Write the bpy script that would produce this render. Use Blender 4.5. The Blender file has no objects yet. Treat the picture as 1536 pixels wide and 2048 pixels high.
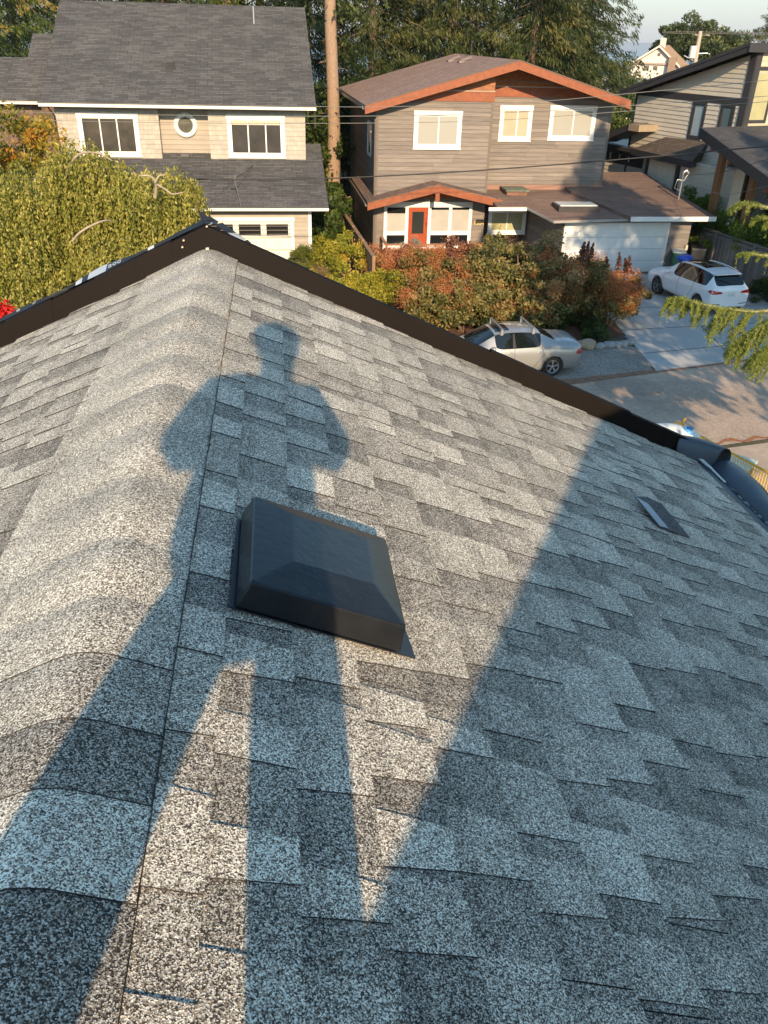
import bpy, bmesh, math, random
import numpy as np
from mathutils import Vector, Matrix
from mathutils.bvhtree import BVHTree
R_ = math.radians
scene = bpy.context.scene
col = scene.collection
# ------------------------------------------------------------------ camera, sky, sun, exposure
EYE = Vector((0, 0, 9.2))
CAMM = Matrix(((0.99962119, 0.02752222, 0.0), (0.01379102, -0.5008969, 0.86539708), (0.02381765, -0.86506926, -0.50108671)))  # x right, y down, z forward
cam_d = bpy.data.cameras.new('camera'); cam = bpy.data.objects.new('camera', cam_d); col.objects.link(cam)
m = Matrix.Identity(4)
for r in range(3):
    m[r][0] = CAMM[r][0]; m[r][1] = -CAMM[r][1]; m[r][2] = -CAMM[r][2]; m[r][3] = EYE[r]
cam.matrix_world = m
cam_d.sensor_fit = 'VERTICAL'; cam_d.sensor_height = 24; cam_d.lens = 1641 / 2048 * 24
cam_d.clip_start = 0.02; cam_d.clip_end = 60000
scene.camera = cam
SUN_EL, SUN_AZ = 23.5, 171.2
w = bpy.data.worlds.new('World'); scene.world = w; w.use_nodes = True
nt = w.node_tree; nt.nodes.clear()
sky = nt.nodes.new('ShaderNodeTexSky'); sky.sky_type = 'NISHITA'; sky.sun_disc = False
sky.sun_elevation = R_(SUN_EL); sky.sun_rotation = R_(SUN_AZ); sky.air_density = 1.15; sky.dust_density = 0.35; sky.ozone_density = 3.5
bg = nt.nodes.new('ShaderNodeBackground'); bg.inputs[1].default_value = 0.15
wo = nt.nodes.new('ShaderNodeOutputWorld')
tint = nt.nodes.new('ShaderNodeMix'); tint.data_type = 'RGBA'; tint.blend_type = 'MULTIPLY'; tint.inputs[0].default_value = 1; tint.inputs[7].default_value = (1.0, 1.06, .95, 1)   # thin smoky air
nt.links.new(sky.outputs[0], tint.inputs[6]); tc = nt.nodes.new('ShaderNodeTexCoord'); sx = nt.nodes.new('ShaderNodeSeparateXYZ'); nt.links.new(tc.outputs['Generated'], sx.inputs[0])
mr = nt.nodes.new('ShaderNodeMapRange'); mr.inputs[1].default_value = 0.0; mr.inputs[2].default_value = .22; mr.inputs[3].default_value = .92; mr.inputs[4].default_value = 0; nt.links.new(sx.outputs[2], mr.inputs[0])
hz = nt.nodes.new('ShaderNodeMix'); hz.data_type = 'RGBA'; hz.inputs[7].default_value = (2.3, 2.42, 2.7, 1)   # smoke haze low in the sky
nt.links.new(mr.outputs[0], hz.inputs[0]); nt.links.new(tint.outputs[2], hz.inputs[6]); nt.links.new(hz.outputs[2], bg.inputs[0]); nt.links.new(bg.outputs[0], wo.inputs[0])
sl = bpy.data.lights.new('sun', 'SUN'); sl.energy = 3.9; sl.angle = R_(0.53); sl.color = (1.0, 0.76, 0.49)
so = bpy.data.objects.new('sun', sl); col.objects.link(so)
sd = Vector((math.sin(R_(SUN_AZ)) * math.cos(R_(SUN_EL)), math.cos(R_(SUN_AZ)) * math.cos(R_(SUN_EL)), math.sin(R_(SUN_EL))))
so.rotation_euler = sd.to_track_quat('Z', 'Y').to_euler(); so.location = (6, -20, 30)
scene.view_settings.view_transform = 'Standard'; scene.view_settings.look = 'None'
scene.view_settings.exposure = 0.8; scene.view_settings.gamma = 1
# ------------------------------------------------------------------ measuring: a photo point laid on a plane in the world
def ray(x, y):
    d = CAMM @ Vector((x - 768, y - 1024, 1641)); return d.normalized()
def onp(x, y, p, n):
    r = ray(x, y); p = Vector(p); n = Vector(n)
    return EYE + r * ((p - EYE).dot(n) / r.dot(n))
def atY(x, y, Y): return onp(x, y, (0, Y, 0), (0, 1, 0))
def atZ(x, y, Z=0): return onp(x, y, (0, 0, Z), (0, 0, 1))
class Frame:                       # u along a facade, v away from the street, z up
    def __init__(s, o, az):
        s.o = Vector(o); a = R_(az); s.rz = R_(90 - az)
        s.U = Vector((math.sin(a), math.cos(a), 0)); s.V = Vector((-math.cos(a), math.sin(a), 0)); s.Z = Vector((0, 0, 1))
    def loc(s, P): q = P - s.o; return Vector((q.dot(s.U), q.dot(s.V), q.z))
    def pv(s, x, y, v=0): return s.loc(onp(x, y, s.o + s.V * v, s.V))
    def pu(s, x, y, u=0): return s.loc(onp(x, y, s.o + s.U * u, s.U))
    def pz(s, x, y, z=0): return s.loc(onp(x, y, (0, 0, z), (0, 0, 1)))
    def pr(s, x, y, v0, z0, k):     # on a roof plane z = z0 + k (v - v0)
        n = s.Z - s.V * k
        return s.loc(onp(x, y, s.o + s.V * v0 + s.Z * z0, n))
    def w(s, u, v, z): return s.o + s.U * u + s.V * v + s.Z * z
# ------------------------------------------------------------------ objects
def tag(o, label=None, cat=None, group=None, kind=None):
    if label: o['label'] = label
    if cat: o['category'] = cat
    if group: o['group'] = group
    if kind: o['kind'] = kind
    return o
def empty(name, loc=(0, 0, 0), rz=0, label=None, cat=None, group=None):
    o = bpy.data.objects.new(name, None); o.empty_display_size = .2; col.objects.link(o)
    o.location = loc; o.rotation_euler = (0, 0, rz)
    return tag(o, label, cat, group)
def children(o): return [c for c in bpy.data.objects if c.parent == o]
def copy_tree(o, parent=None):
    c = o.copy(); col.objects.link(c); c.parent = parent
    for ch in children(o): copy_tree(ch, c)
    return c
def make(name, me, parent=None):
    o = bpy.data.objects.new(name, me); col.objects.link(o); o.parent = parent; return o
class MB:
    def __init__(s): s.v = []; s.f = []; s.m = []; s.t = []; s.sm = []
    def add(s, vs, fs, m=0, t=0.5, sm=False):
        b = len(s.v); s.v += [tuple(x) for x in vs]
        for f in fs: s.f.append(tuple(b + i for i in f)); s.m.append(m); s.t.append(t); s.sm.append(sm)
        return s
    def hexa(s, p, m=0, t=.5):       # p: 4 bottom, 4 top (same order)
        return s.add(p, [(3, 2, 1, 0), (4, 5, 6, 7), (0, 1, 5, 4), (1, 2, 6, 5), (2, 3, 7, 6), (3, 0, 4, 7)], m, t)
    def box(s, x0, x1, y0, y1, z0, z1, m=0, t=.5):
        return s.hexa([(x0, y0, z0), (x1, y0, z0), (x1, y1, z0), (x0, y1, z0), (x0, y0, z1), (x1, y0, z1), (x1, y1, z1), (x0, y1, z1)], m, t)
    def prism(s, pts, off, m=0, t=.5):
        n = len(pts); off = Vector(off); a = [Vector(p) for p in pts]; b = [p + off for p in a]
        nn = Vector((0, 0, 0))
        for i in range(n): nn += a[i].cross(a[(i + 1) % n])
        fl = nn.dot(off) > 0
        f = [tuple(range(n))[::-1] if fl else tuple(range(n)), tuple(range(n, 2 * n)) if fl else tuple(range(n, 2 * n))[::-1]]
        for i in range(n):
            j = (i + 1) % n; q = (i, j, n + j, n + i); f.append(q if fl else q[::-1])
        return s.add(a + b, f, m, t)
    def quad(s, a, b, c, d, m=0, t=.5): return s.add([a, b, c, d], [(0, 1, 2, 3)], m, t)
    def tube(s, pts, r, n=8, m=0, t=.5, cap=True, sm=True):
        pts = [Vector(p) for p in pts]; r = r if hasattr(r, '__len__') else [r] * len(pts)
        up = Vector((0, 0, 1)); vs = []; N = len(pts); px = None
        for i, p in enumerate(pts):
            d = (pts[min(i + 1, N - 1)] - pts[max(i - 1, 0)]).normalized()
            if px is None: px = d.cross(up if abs(d.z) < .95 else Vector((1, 0, 0))).normalized()
            else: px = (px - d * px.dot(d)).normalized()
            py = d.cross(px)
            for k in range(n):
                a = 2 * math.pi * k / n; vs.append(p + (px * math.cos(a) + py * math.sin(a)) * r[i])
        fs = [(i * n + k, (i + 1) * n + k, (i + 1) * n + (k + 1) % n, i * n + (k + 1) % n) for i in range(N - 1) for k in range(n)]
        s.add(vs, fs, m, t, sm)
        if cap:
            s.add([vs[k] for k in range(n)], [tuple(range(n))], m, t); s.add([vs[(N - 1) * n + k] for k in range(n)], [tuple(range(n))[::-1]], m, t)
        return s
    def bar(s, a, b, w, h, m=0, t=.5, up=(0, 0, 1)):   # rectangular bar
        a = Vector(a); b = Vector(b); d = (b - a).normalized(); up = Vector(up)
        sx = d.cross(up).normalized(); sz = sx.cross(d)
        o = [(-w / 2, -h / 2), (w / 2, -h / 2), (w / 2, h / 2), (-w / 2, h / 2)]
        return s.hexa([a + sx * x + sz * z for x, z in o] + [b + sx * x + sz * z for x, z in o], m, t)
    def lathe(s, c, prof, n=24, m=0, t=.5, axis='Z', sm=True):
        c = Vector(c); vs = []
        for r, h in prof:
            for k in range(n):
                a = 2 * math.pi * k / n
                q = (r * math.cos(a), r * math.sin(a), h)
                if axis == 'Y': q = (q[0], q[2], q[1])
                if axis == 'X': q = (q[2], q[0], q[1])
                vs.append(c + Vector(q))
        fs = [(i * n + k, i * n + (k + 1) % n, (i + 1) * n + (k + 1) % n, (i + 1) * n + k) for i in range(len(prof) - 1) for k in range(n)]
        return s.add(vs, fs, m, t, sm)
    def blob(s, c, r, seed=0, amp=.15, n=2, m=0, t=.5):
        bm = bmesh.new(); bmesh.ops.create_icosphere(bm, subdivisions=n, radius=1)
        rr = random.Random(seed); ph = [rr.uniform(0, 6) for _ in range(6)]
        vs = []
        for v in bm.verts:
            p = v.co; k = 1 + amp * (math.sin(2.3 * p.x + ph[0]) * math.cos(2.9 * p.y + ph[1]) + .6 * math.sin(4.1 * p.z + ph[2] + 3 * p.x))
            vs.append((c[0] + p.x * r[0] * k, c[1] + p.y * r[1] * k, c[2] + p.z * r[2] * k))
        s.add(vs, [tuple(v.index for v in f.verts) for f in bm.faces], m, t, True); bm.free(); return s
    def build(s, name, mats, parent=None, bevel=0, fix=True):
        me = bpy.data.meshes.new(name); me.from_pydata(s.v, [], s.f)
        mats = mats if isinstance(mats, (list, tuple)) else [mats]
        for x in mats: me.materials.append(x)
        me.polygons.foreach_set('material_index', s.m); me.polygons.foreach_set('use_smooth', s.sm)
        if fix:
            bm = bmesh.new(); bm.from_mesh(me); bmesh.ops.recalc_face_normals(bm, faces=bm.faces); bm.to_mesh(me); bm.free()
        at = me.attributes.new('tone', 'FLOAT', 'FACE'); at.data.foreach_set('value', s.t)
        uv = me.uv_layers.new(name='UVMap'); vc = me.vertices
        for p in me.polygons:
            n = p.normal
            if abs(n.z) > .999: tx = Vector((1, 0, 0)); ty = Vector((0, 1, 0))
            else: tx = Vector((-n.y, n.x, 0)).normalized(); ty = n.cross(tx)
            for li in p.loop_indices:
                q = vc[me.loops[li].vertex_index].co; uv.data[li].uv = (q.dot(tx), q.dot(ty))
        o = make(name, me, parent)
        if bevel:
            b = o.modifiers.new('bevel', 'BEVEL'); b.width = bevel; b.segments = 2; b.limit_method = 'ANGLE'
        return o
def islands(mb, name, mats, parent, names=None):
    """one object per loose piece of a mesh builder"""
    p = list(range(len(mb.v)))
    def f(a):
        while p[a] != a: p[a] = p[p[a]]; a = p[a]
        return a
    for q in mb.f:
        for b in q[1:]: p[f(b)] = f(q[0])
    gr = {}
    for i, q in enumerate(mb.f): gr.setdefault(f(q[0]), []).append(i)
    for n, (r, fs) in enumerate(gr.items()):
        m2 = MB(); ids = sorted({v for i in fs for v in mb.f[i]}); mp = {v: k for k, v in enumerate(ids)}; m2.v = [mb.v[v] for v in ids]
        for i in fs: m2.f.append(tuple(mp[v] for v in mb.f[i])); m2.m.append(mb.m[i]); m2.t.append(mb.t[i]); m2.sm.append(mb.sm[i])
        o = m2.build(names[n] if names else name, mats, parent)
# ------------------------------------------------------------------ materials
def nodes(name):
    mt = bpy.data.materials.new(name); mt.use_nodes = True; n = mt.node_tree; return mt, n, n.nodes['Principled BSDF']
def rgb(c): return (c[0], c[1], c[2], 1)
def mixc(n, a, b, fac, mode='MIX'):
    x = n.nodes.new('ShaderNodeMix'); x.data_type = 'RGBA'; x.blend_type = mode
    for i, q in ((0, fac), (6, a), (7, b)):
        if hasattr(q, 'is_linked') or hasattr(q, 'links'): n.links.new(q, x.inputs[i])
        else: x.inputs[i].default_value = q if i == 0 else rgb(q)
    return x.outputs[2]
def noise(n, scale, detail=3, vec=None, rough=.55):
    x = n.nodes.new('ShaderNodeTexNoise'); x.inputs['Scale'].default_value = scale; x.inputs['Detail'].default_value = detail; x.inputs['Roughness'].default_value = rough
    if vec: n.links.new(vec, x.inputs['Vector'])
    return x.outputs['Fac']
def coord(n, kind='Object', scale=None):
    t = n.nodes.new('ShaderNodeTexCoord'); o = t.outputs[kind]
    if scale:
        mp = n.nodes.new('ShaderNodeMapping'); mp.inputs['Scale'].default_value = scale; n.links.new(o, mp.inputs[0]); o = mp.outputs[0]
    return o
def ramp(n, fac, stops, interp='LINEAR'):
    r = n.nodes.new('ShaderNodeValToRGB'); n.links.new(fac, r.inputs[0]); r.color_ramp.interpolation = interp
    e = r.color_ramp.elements
    while len(e) > 1: e.remove(e[-1])
    e[0].position = stops[0][0]; e[0].color = rgb(stops[0][1])
    for p, c in stops[1:]: q = e.new(p); q.color = rgb(c)
    return r.outputs[0]
def bump(n, b, h, strength=.3, dist=.01):
    x = n.nodes.new('ShaderNodeBump'); x.inputs['Strength'].default_value = strength; x.inputs['Distance'].default_value = dist
    n.links.new(h, x.inputs['Height']); n.links.new(x.outputs[0], b.inputs['Normal'])
def attr(n, name='tone'):
    a = n.nodes.new('ShaderNodeAttribute'); a.attribute_name = name; return a.outputs['Fac']
def M(name, c, rough=.6, var=.12, scale=6, metal=0, bmp=0, spec=.5, coat=0, tone=0, streak=None, bscale=None):
    mt, n, b = nodes(name); v = coord(n, 'Object', streak)
    f = noise(n, scale, 4, v)
    c1 = tuple(x * (1 - var) for x in c); c2 = tuple(min(1, x * (1 + var)) for x in c)
    o = ramp(n, f, [(.25, c1), (.75, c2)])
    if tone:
        o = mixc(n, o, ramp(n, attr(n), [(0, (1 - tone,) * 3), (1, (1 + tone,) * 3)]), 1.0, 'MULTIPLY')
    n.links.new(o, b.inputs['Base Color']); b.inputs['Roughness'].default_value = rough
    b.inputs['Metallic'].default_value = metal; b.inputs['Specular IOR Level'].default_value = spec; b.inputs['Coat Weight'].default_value = coat
    if coat: b.inputs['Coat Roughness'].default_value = .04
    if bmp: bump(n, b, noise(n, bscale or scale * 4, 4, v), bmp, .01)
    return mt
def Mshingle(name, a, b_, c, bw=.32, rh=.143, var=.3, mort=.012):
    mt, n, b = nodes(name); uv = coord(n, 'UV')
    br = n.nodes.new('ShaderNodeTexBrick'); n.links.new(uv, br.inputs['Vector'])
    br.inputs['Scale'].default_value = 1; br.inputs['Brick Width'].default_value = bw; br.inputs['Row Height'].default_value = rh
    br.inputs['Mortar Size'].default_value = mort; br.inputs['Mortar Smooth'].default_value = .4; br.offset = .37; br.squash_frequency = 3; br.squash = .7
    br.inputs['Color1'].default_value = rgb(a); br.inputs['Color2'].default_value = rgb(b_); br.inputs['Mortar'].default_value = rgb(c)
    o = mixc(n, br.outputs[0], ramp(n, noise(n, 40, 3, uv), [(.3, (1 - var,) * 3), (.7, (1 + var,) * 3)]), 1.0, 'MULTIPLY')
    o = mixc(n, o, ramp(n, noise(n, .7, 3, uv), [(.3, (.86,) * 3), (.7, (1.1,) * 3)]), 1.0, 'MULTIPLY')
    n.links.new(o, b.inputs['Base Color']); b.inputs['Roughness'].default_value = .9; b.inputs['Specular IOR Level'].default_value = .25
    return mt
def Mleaf(name, stops, trans=.3, rough=.5):
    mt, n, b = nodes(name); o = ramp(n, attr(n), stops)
    n.links.new(o, b.inputs['Base Color']); b.inputs['Roughness'].default_value = rough; b.inputs['Specular IOR Level'].default_value = .35
    tr = n.nodes.new('ShaderNodeBsdfTranslucent'); n.links.new(o, tr.inputs[0])
    mx = n.nodes.new('ShaderNodeMixShader'); mx.inputs[0].default_value = trans
    n.links.new(b.outputs[0], mx.inputs[1]); n.links.new(tr.outputs[0], mx.inputs[2])
    n.links.new(mx.outputs[0], n.nodes['Material Output'].inputs[0]); return mt
def Mglass(name, c=(.012, .014, .016), rough=.04):
    mt, n, b = nodes(name); b.inputs['Base Color'].default_value = rgb(c); b.inputs['Roughness'].default_value = rough
    b.inputs['Specular IOR Level'].default_value = .6; return mt
white = M('white_trim_paint', (.80, .79, .75), .5, .04)
whiter = M('white_door_paint', (.76, .75, .72), .45, .05)
cream = M('cream_door_paint', (.74, .70, .61), .5, .05)
black = M('matt_black', (.012, .012, .013), .6)
dark = M('dark_brown_paint', (.045, .038, .037), .55, .2)
steel = M('galvanised_metal', (.45, .46, .47), .35, .1, metal=.8)
glass = Mglass('window_glass')
glass_t = Mglass('tinted_blue_glass', (.10, .15, .16), .06)
wood_fence = M('weathered_fence_wood', (.17, .145, .125), .85, .35, 3, tone=.35, streak=(9, 9, .6), bmp=.3)
wood_new = M('brown_fence_wood', (.30, .18, .10), .8, .3, 3, tone=.3, streak=(9, 9, .6))
red_wood = M('stained_cedar', (.28, .080, .030), .55, .25, 5, tone=.2)
bark = M('tree_bark', (.16, .105, .07), .9, .4, 5, bmp=.7, streak=(4, 4, 1))
pale_bark = M('pale_bark', (.38, .30, .22), .85, .3, 6, bmp=.4)
concrete = M('concrete', (.40, .40, .39), .85, .14, 1.1, bmp=.1)
rng = random.Random(7)
def leaves(name, C, D, L, W, tone, mat, parent=None, seed=0, jit=.5):
    """many small leaf-shaped faces: centres C, long directions D, lengths L, widths W"""
    g = np.random.default_rng(seed); N = len(C); C = np.asarray(C, float); D = np.asarray(D, float) + g.normal(0, jit, (N, 3))
    D /= np.linalg.norm(D, axis=1)[:, None] + 1e-9
    S = np.cross(D, g.normal(0, 1, (N, 3))); S /= np.linalg.norm(S, axis=1)[:, None] + 1e-9
    L = np.broadcast_to(L, (N,))[:, None] * g.uniform(.7, 1.3, (N, 1)); W = np.broadcast_to(W, (N,))[:, None] * g.uniform(.7, 1.3, (N, 1))
    V = np.stack([C - D * L / 2, C + S * W / 2, C + D * L / 2, C - S * W / 2], 1).reshape(-1, 3)
    me = bpy.data.meshes.new(name); me.vertices.add(4 * N); me.loops.add(4 * N); me.polygons.add(N)
    me.vertices.foreach_set('co', V.ravel()); me.loops.foreach_set('vertex_index', np.arange(4 * N, dtype=np.int32))
    me.polygons.foreach_set('loop_start', np.arange(0, 4 * N, 4, dtype=np.int32)); me.update(calc_edges=True)
    at = me.attributes.new('tone', 'FLOAT', 'FACE'); at.data.foreach_set('value', np.clip(np.asarray(tone, float), 0, 1).astype(np.float32))
    me.materials.append(mat); me.validate()
    return make(name, me, parent)
# ================================================================== our own roof, on which the photographer stands
AZR = .13; TH = R_(24); CT, ST = math.cos(TH), math.sin(TH)
HO = EYE + Vector((math.cos(-AZR), math.sin(-AZR), 0)) * 0 
Cdir = Vector((math.cos(AZR), math.sin(AZR), 0)); Ddir = Vector((math.sin(-AZR), math.cos(AZR), 0))
HO = EYE - Cdir * .39 - Vector((0, 0, 1))
home = empty('shingled_house', HO, -AZR if False else AZR, 'nearest house, its new grey shingle roof filling the foreground under the long human shadow', 'house')
def rs(s, d, off=0, side=1):                     # point on a slope: s down the slope, d along the ridge
    return Vector((side * (s * CT + off * ST), d, -s * ST + off * CT))
def dedge(x): return 4.57 + (.07 * x if x < 0 else -.01 * x)             # the rake
def Mgran(name, lo, mid, hi, contrast=1.0):
    mt, n, b = nodes(name); v = coord(n, 'Object')
    vo = n.nodes.new('ShaderNodeTexVoronoi'); vo.inputs['Scale'].default_value = 430; n.links.new(v, vo.inputs['Vector'])
    sp = n.nodes.new('ShaderNodeSeparateColor'); n.links.new(vo.outputs['Color'], sp.inputs[0])
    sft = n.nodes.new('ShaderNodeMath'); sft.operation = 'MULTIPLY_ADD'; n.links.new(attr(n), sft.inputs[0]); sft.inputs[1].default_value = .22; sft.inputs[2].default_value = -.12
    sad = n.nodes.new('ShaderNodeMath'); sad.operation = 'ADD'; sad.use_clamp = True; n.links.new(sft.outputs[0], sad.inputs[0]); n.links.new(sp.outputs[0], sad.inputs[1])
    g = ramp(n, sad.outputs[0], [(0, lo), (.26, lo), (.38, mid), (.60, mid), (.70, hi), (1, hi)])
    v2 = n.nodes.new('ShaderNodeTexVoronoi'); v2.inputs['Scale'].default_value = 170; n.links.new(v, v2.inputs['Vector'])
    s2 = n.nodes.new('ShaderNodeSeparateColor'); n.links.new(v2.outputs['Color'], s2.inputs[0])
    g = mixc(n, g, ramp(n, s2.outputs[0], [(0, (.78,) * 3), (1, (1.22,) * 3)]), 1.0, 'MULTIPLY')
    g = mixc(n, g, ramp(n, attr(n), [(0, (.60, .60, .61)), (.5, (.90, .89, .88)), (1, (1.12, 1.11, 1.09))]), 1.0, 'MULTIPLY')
    g = mixc(n, g, ramp(n, noise(n, 3.0, 4, v), [(.3, (.86,) * 3), (.7, (1.12,) * 3)]), 1.0, 'MULTIPLY')
    n.links.new(g, b.inputs['Base Color']); b.inputs['Roughness'].default_value = .85; b.inputs['Specular IOR Level'].default_value = .3
    h = n.nodes.new('ShaderNodeMath'); h.operation = 'ADD'; n.links.new(vo.outputs['Distance'], h.inputs[0]); n.links.new(sp.outputs[0], h.inputs[1])
    bump(n, b, h.outputs[0], .55, .002)
    return mt
gran = Mgran('shingle_granules', (.085, .072, .058), (.46, .388, .295), (1.0, .92, .77))
asph = M('cut_asphalt_edge', (.035, .034, .033), .9)
def slope(side, s0, send, expo, dback, name):
    mb = MB(); rr = random.Random(11 + side); s = s0; k = 0
    while s < send:
        e = min(expo, send - s); jog = rr.uniform(-.03, .03) ; top = -.0; 
        def strip(d0, d1, o, tn, taper0=0, taper1=0):
            # a piece one course tall, tilted: flush at its head, thick at its butt
            lo = .0062 + o
            band = .32 * e
            a = [rs(s, d0, .001 + o, side), rs(s, d1, .001 + o, side), rs(s + band, d1 - taper1 * .3, .0012 + o + .0065 * .32, side), rs(s + band, d0 + taper0 * .3, .0012 + o + .0065 * .32, side)]
            c = [rs(s + e, d0 + taper0, lo, side), rs(s + e, d1 - taper1, lo, side)]
            u = [rs(s, d0, -.01, side), rs(s, d1, -.01, side), rs(s + e, d1 - taper1, -.01, side), rs(s + e, d0 + taper0, -.01, side)]
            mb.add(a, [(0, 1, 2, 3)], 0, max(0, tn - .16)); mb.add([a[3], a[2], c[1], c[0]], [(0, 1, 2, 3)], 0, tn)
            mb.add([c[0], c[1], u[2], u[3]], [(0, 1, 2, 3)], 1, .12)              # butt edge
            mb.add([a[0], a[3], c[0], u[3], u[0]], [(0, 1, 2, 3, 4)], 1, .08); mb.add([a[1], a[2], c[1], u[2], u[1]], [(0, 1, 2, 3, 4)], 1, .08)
        x = side * (s + e / 2) * CT
        d1 = dedge(x) - rr.uniform(0, .035); d = dback
        wd = rr.uniform(.0, .3); piece = 0
        while d < d1:                                                             # backing layer: long shingles, butted
            L = min(.98 if d > dback else rr.uniform(.3, .9), d1 - d)
            q = d; 
            while q < d + L - .001:
                l2 = min(rr.uniform(.14, .3), d + L - q); 
                strip(q, q + l2 - (.003 if q + l2 >= d + L - .001 else 0), 0, rr.choice([.14, .24, .32, .42, .30])); q += l2
            d += L
        d = dback + rr.uniform(0, .2)
        while d < d1 - .03:                                                       # raised laminated tabs
            L = min(rr.choice([.10, .13, .16, .19, .24]) * rr.uniform(.9, 1.1), d1 - d)
            strip(d, d + L, .0032, min(1, max(0, rr.gauss(.68, .12))), rr.uniform(0, .022), rr.uniform(0, .022)); d += L + rr.choice([.004, .05, .08, .11, .15])
        s += e; k += 1
    return mb.build(name, [gran, asph], home, fix=False)
slope(1, .105, 3.29, .155, -2.9, 'roof_slope')
slope(-1, .20, 4.3, .155, -2.9, 'roof_slope')
# caps folded over the ridge, each lapping the one behind it
mb = MB(); rr = random.Random(4); d = -2.8; k = 0
cuts = [-2.8, -2.45, -2.1, -1.8, -1.5, -1.2, -.9, -.6, -.3, 0, .2, .48, .75, .92, 1.07, 1.24, 1.41, 1.63, 1.94, 2.28, 2.60, 2.89, 3.15, 3.5, 3.85, 4.2, 4.555]
prof = []
for i in range(19):
    q = -.36 + .53 * i / 18; prof.append(q)
def capz(q, off): 
    sg = 1 if q >= 0 else -1; a = abs(q)
    z = -a * ST if a > .06 else -(a * a / .12 + .03) * ST       # rounded crest
    return Vector((q * CT, 0, z + off))
for i in range(len(cuts) - 1):
    a, b = cuts[i], cuts[i + 1] + .05; tn = {.48: .16, .75: .86, .92: .10, 1.07: .42, 1.24: .60, .2: .35}.get(a, rr.choice([.45, .56, .62, .52, .44]))
    nD = 9
    for j in range(nD):
        f0, f1 = j / nD, (j + 1) / nD
        t0 = tn + (.15 if a > 1.3 else .03) * math.exp(-((f0 - .2) / .22) ** 2) - .10 * f0  # cap's own fade to dark, plus a lighter band imitating sun on its rise
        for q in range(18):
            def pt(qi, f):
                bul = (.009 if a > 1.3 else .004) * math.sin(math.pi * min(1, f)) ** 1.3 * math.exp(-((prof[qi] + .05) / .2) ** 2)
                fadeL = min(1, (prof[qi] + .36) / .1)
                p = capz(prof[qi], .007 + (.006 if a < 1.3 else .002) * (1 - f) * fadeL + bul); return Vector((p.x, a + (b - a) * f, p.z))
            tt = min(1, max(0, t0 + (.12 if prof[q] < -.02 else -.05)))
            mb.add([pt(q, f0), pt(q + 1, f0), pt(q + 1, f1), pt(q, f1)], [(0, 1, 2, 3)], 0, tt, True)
    for q in range(18):                                           # near edge of each cap
        p0, p1 = capz(prof[q], .0), capz(prof[q + 1], .0)
        f0 = min(1, (prof[q] + .36) / .1); f1 = min(1, (prof[q + 1] + .36) / .1)
        bu = lambda x: 0
        mb.add([Vector((p0.x, a, p0.z - .0)), Vector((p1.x, a, p1.z - .0)), Vector((p1.x, a, p1.z + .007 + (.006 if a < 1.3 else .002) * f1)), Vector((p0.x, a, p0.z + .007 + (.006 if a < 1.3 else .002) * f0))], [(0, 1, 2, 3)], 1 if a < 1.3 else 0, .25)
    p = capz(prof[18], 0)
    mb.add([Vector((p.x, a, p.z - .012)), Vector((p.x, b, p.z - .012)), Vector((p.x, b, p.z + .010)), Vector((p.x, a, p.z + .02))], [(0, 1, 2, 3)], 1, .02)
mb.build('ridge_cap', [gran, asph], home, fix=False)
# brown metal rake upstand
fl = M('dark_bronze_flashing', (.0105, .0075, .006), .6, .12, 2, metal=0, spec=.08)
fl2 = M('dull_grey_underlay', (.06, .065, .07), .7, .2, 9)
def rake(side, xe):
    mb = MB(); rr = random.Random(3 + side); x = 0; i = 0; H = .115
    xs = [0]
    while xs[-1] < xe: xs.append(min(xe, xs[-1] + rr.choice([.19, .23, .27, .34])))
    for i in range(len(xs) - 1):
        a, b = xs[i], xs[i + 1] + .03; o = .003 * (i % 3); j = rr.uniform(-.006, .006)
        def P(x, dy, dz): X = side * x; return Vector((X, dedge(X) + dy - o, -x * math.tan(TH) + dz + j))
        for (ya, za, yb, zb) in ((-.004, -.01, .018, H), (.018, H, .05, H + .004), (.05, H + .004, .052, H - .03)):
            mb.add([P(a, ya, za), P(b, ya, za), P(b, yb, zb), P(a, yb, zb)], [(0, 1, 2, 3)], 0)
            mb.add([P(a, ya + .003, za - .002), P(b, ya + .003, za - .002), P(b, yb + .003, zb - .002), P(a, yb + .003, zb - .002)], [(3, 2, 1, 0)], 0)
    o = mb.build('rake_flashing', fl, home, fix=False); return o
rake(1, 2.93); rake(-1, 4.1)
# timber verge below the flashing
mb = MB()
for side in (1, -1): mb.prism([rs(0, -2.9, -.022, side), rs(4.35 if side < 0 else 3.3, -2.9, -.022, side), rs(4.35 if side < 0 else 3.3, dedge(side * 3) - .04, -.022, side), rs(0, 4.53, -.022, side)], (0, 0, .009))
mb.build('felt_deck', M('black_felt', (.02, .02, .021), .9), home)
mb = MB()
for side, xe in ((1, 3.2), (-1, 4.1)):
    a = Vector((0, dedge(0) + .0, -.16)); b = Vector((side * xe, dedge(side * xe) + .0, -.16 - xe * math.tan(TH)))
    mb.prism([a, b, b + Vector((0, 0, .12)), a + Vector((0, 0, .12))], (0, .045, 0))
mb.build('verge_board', dark, home)
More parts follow.
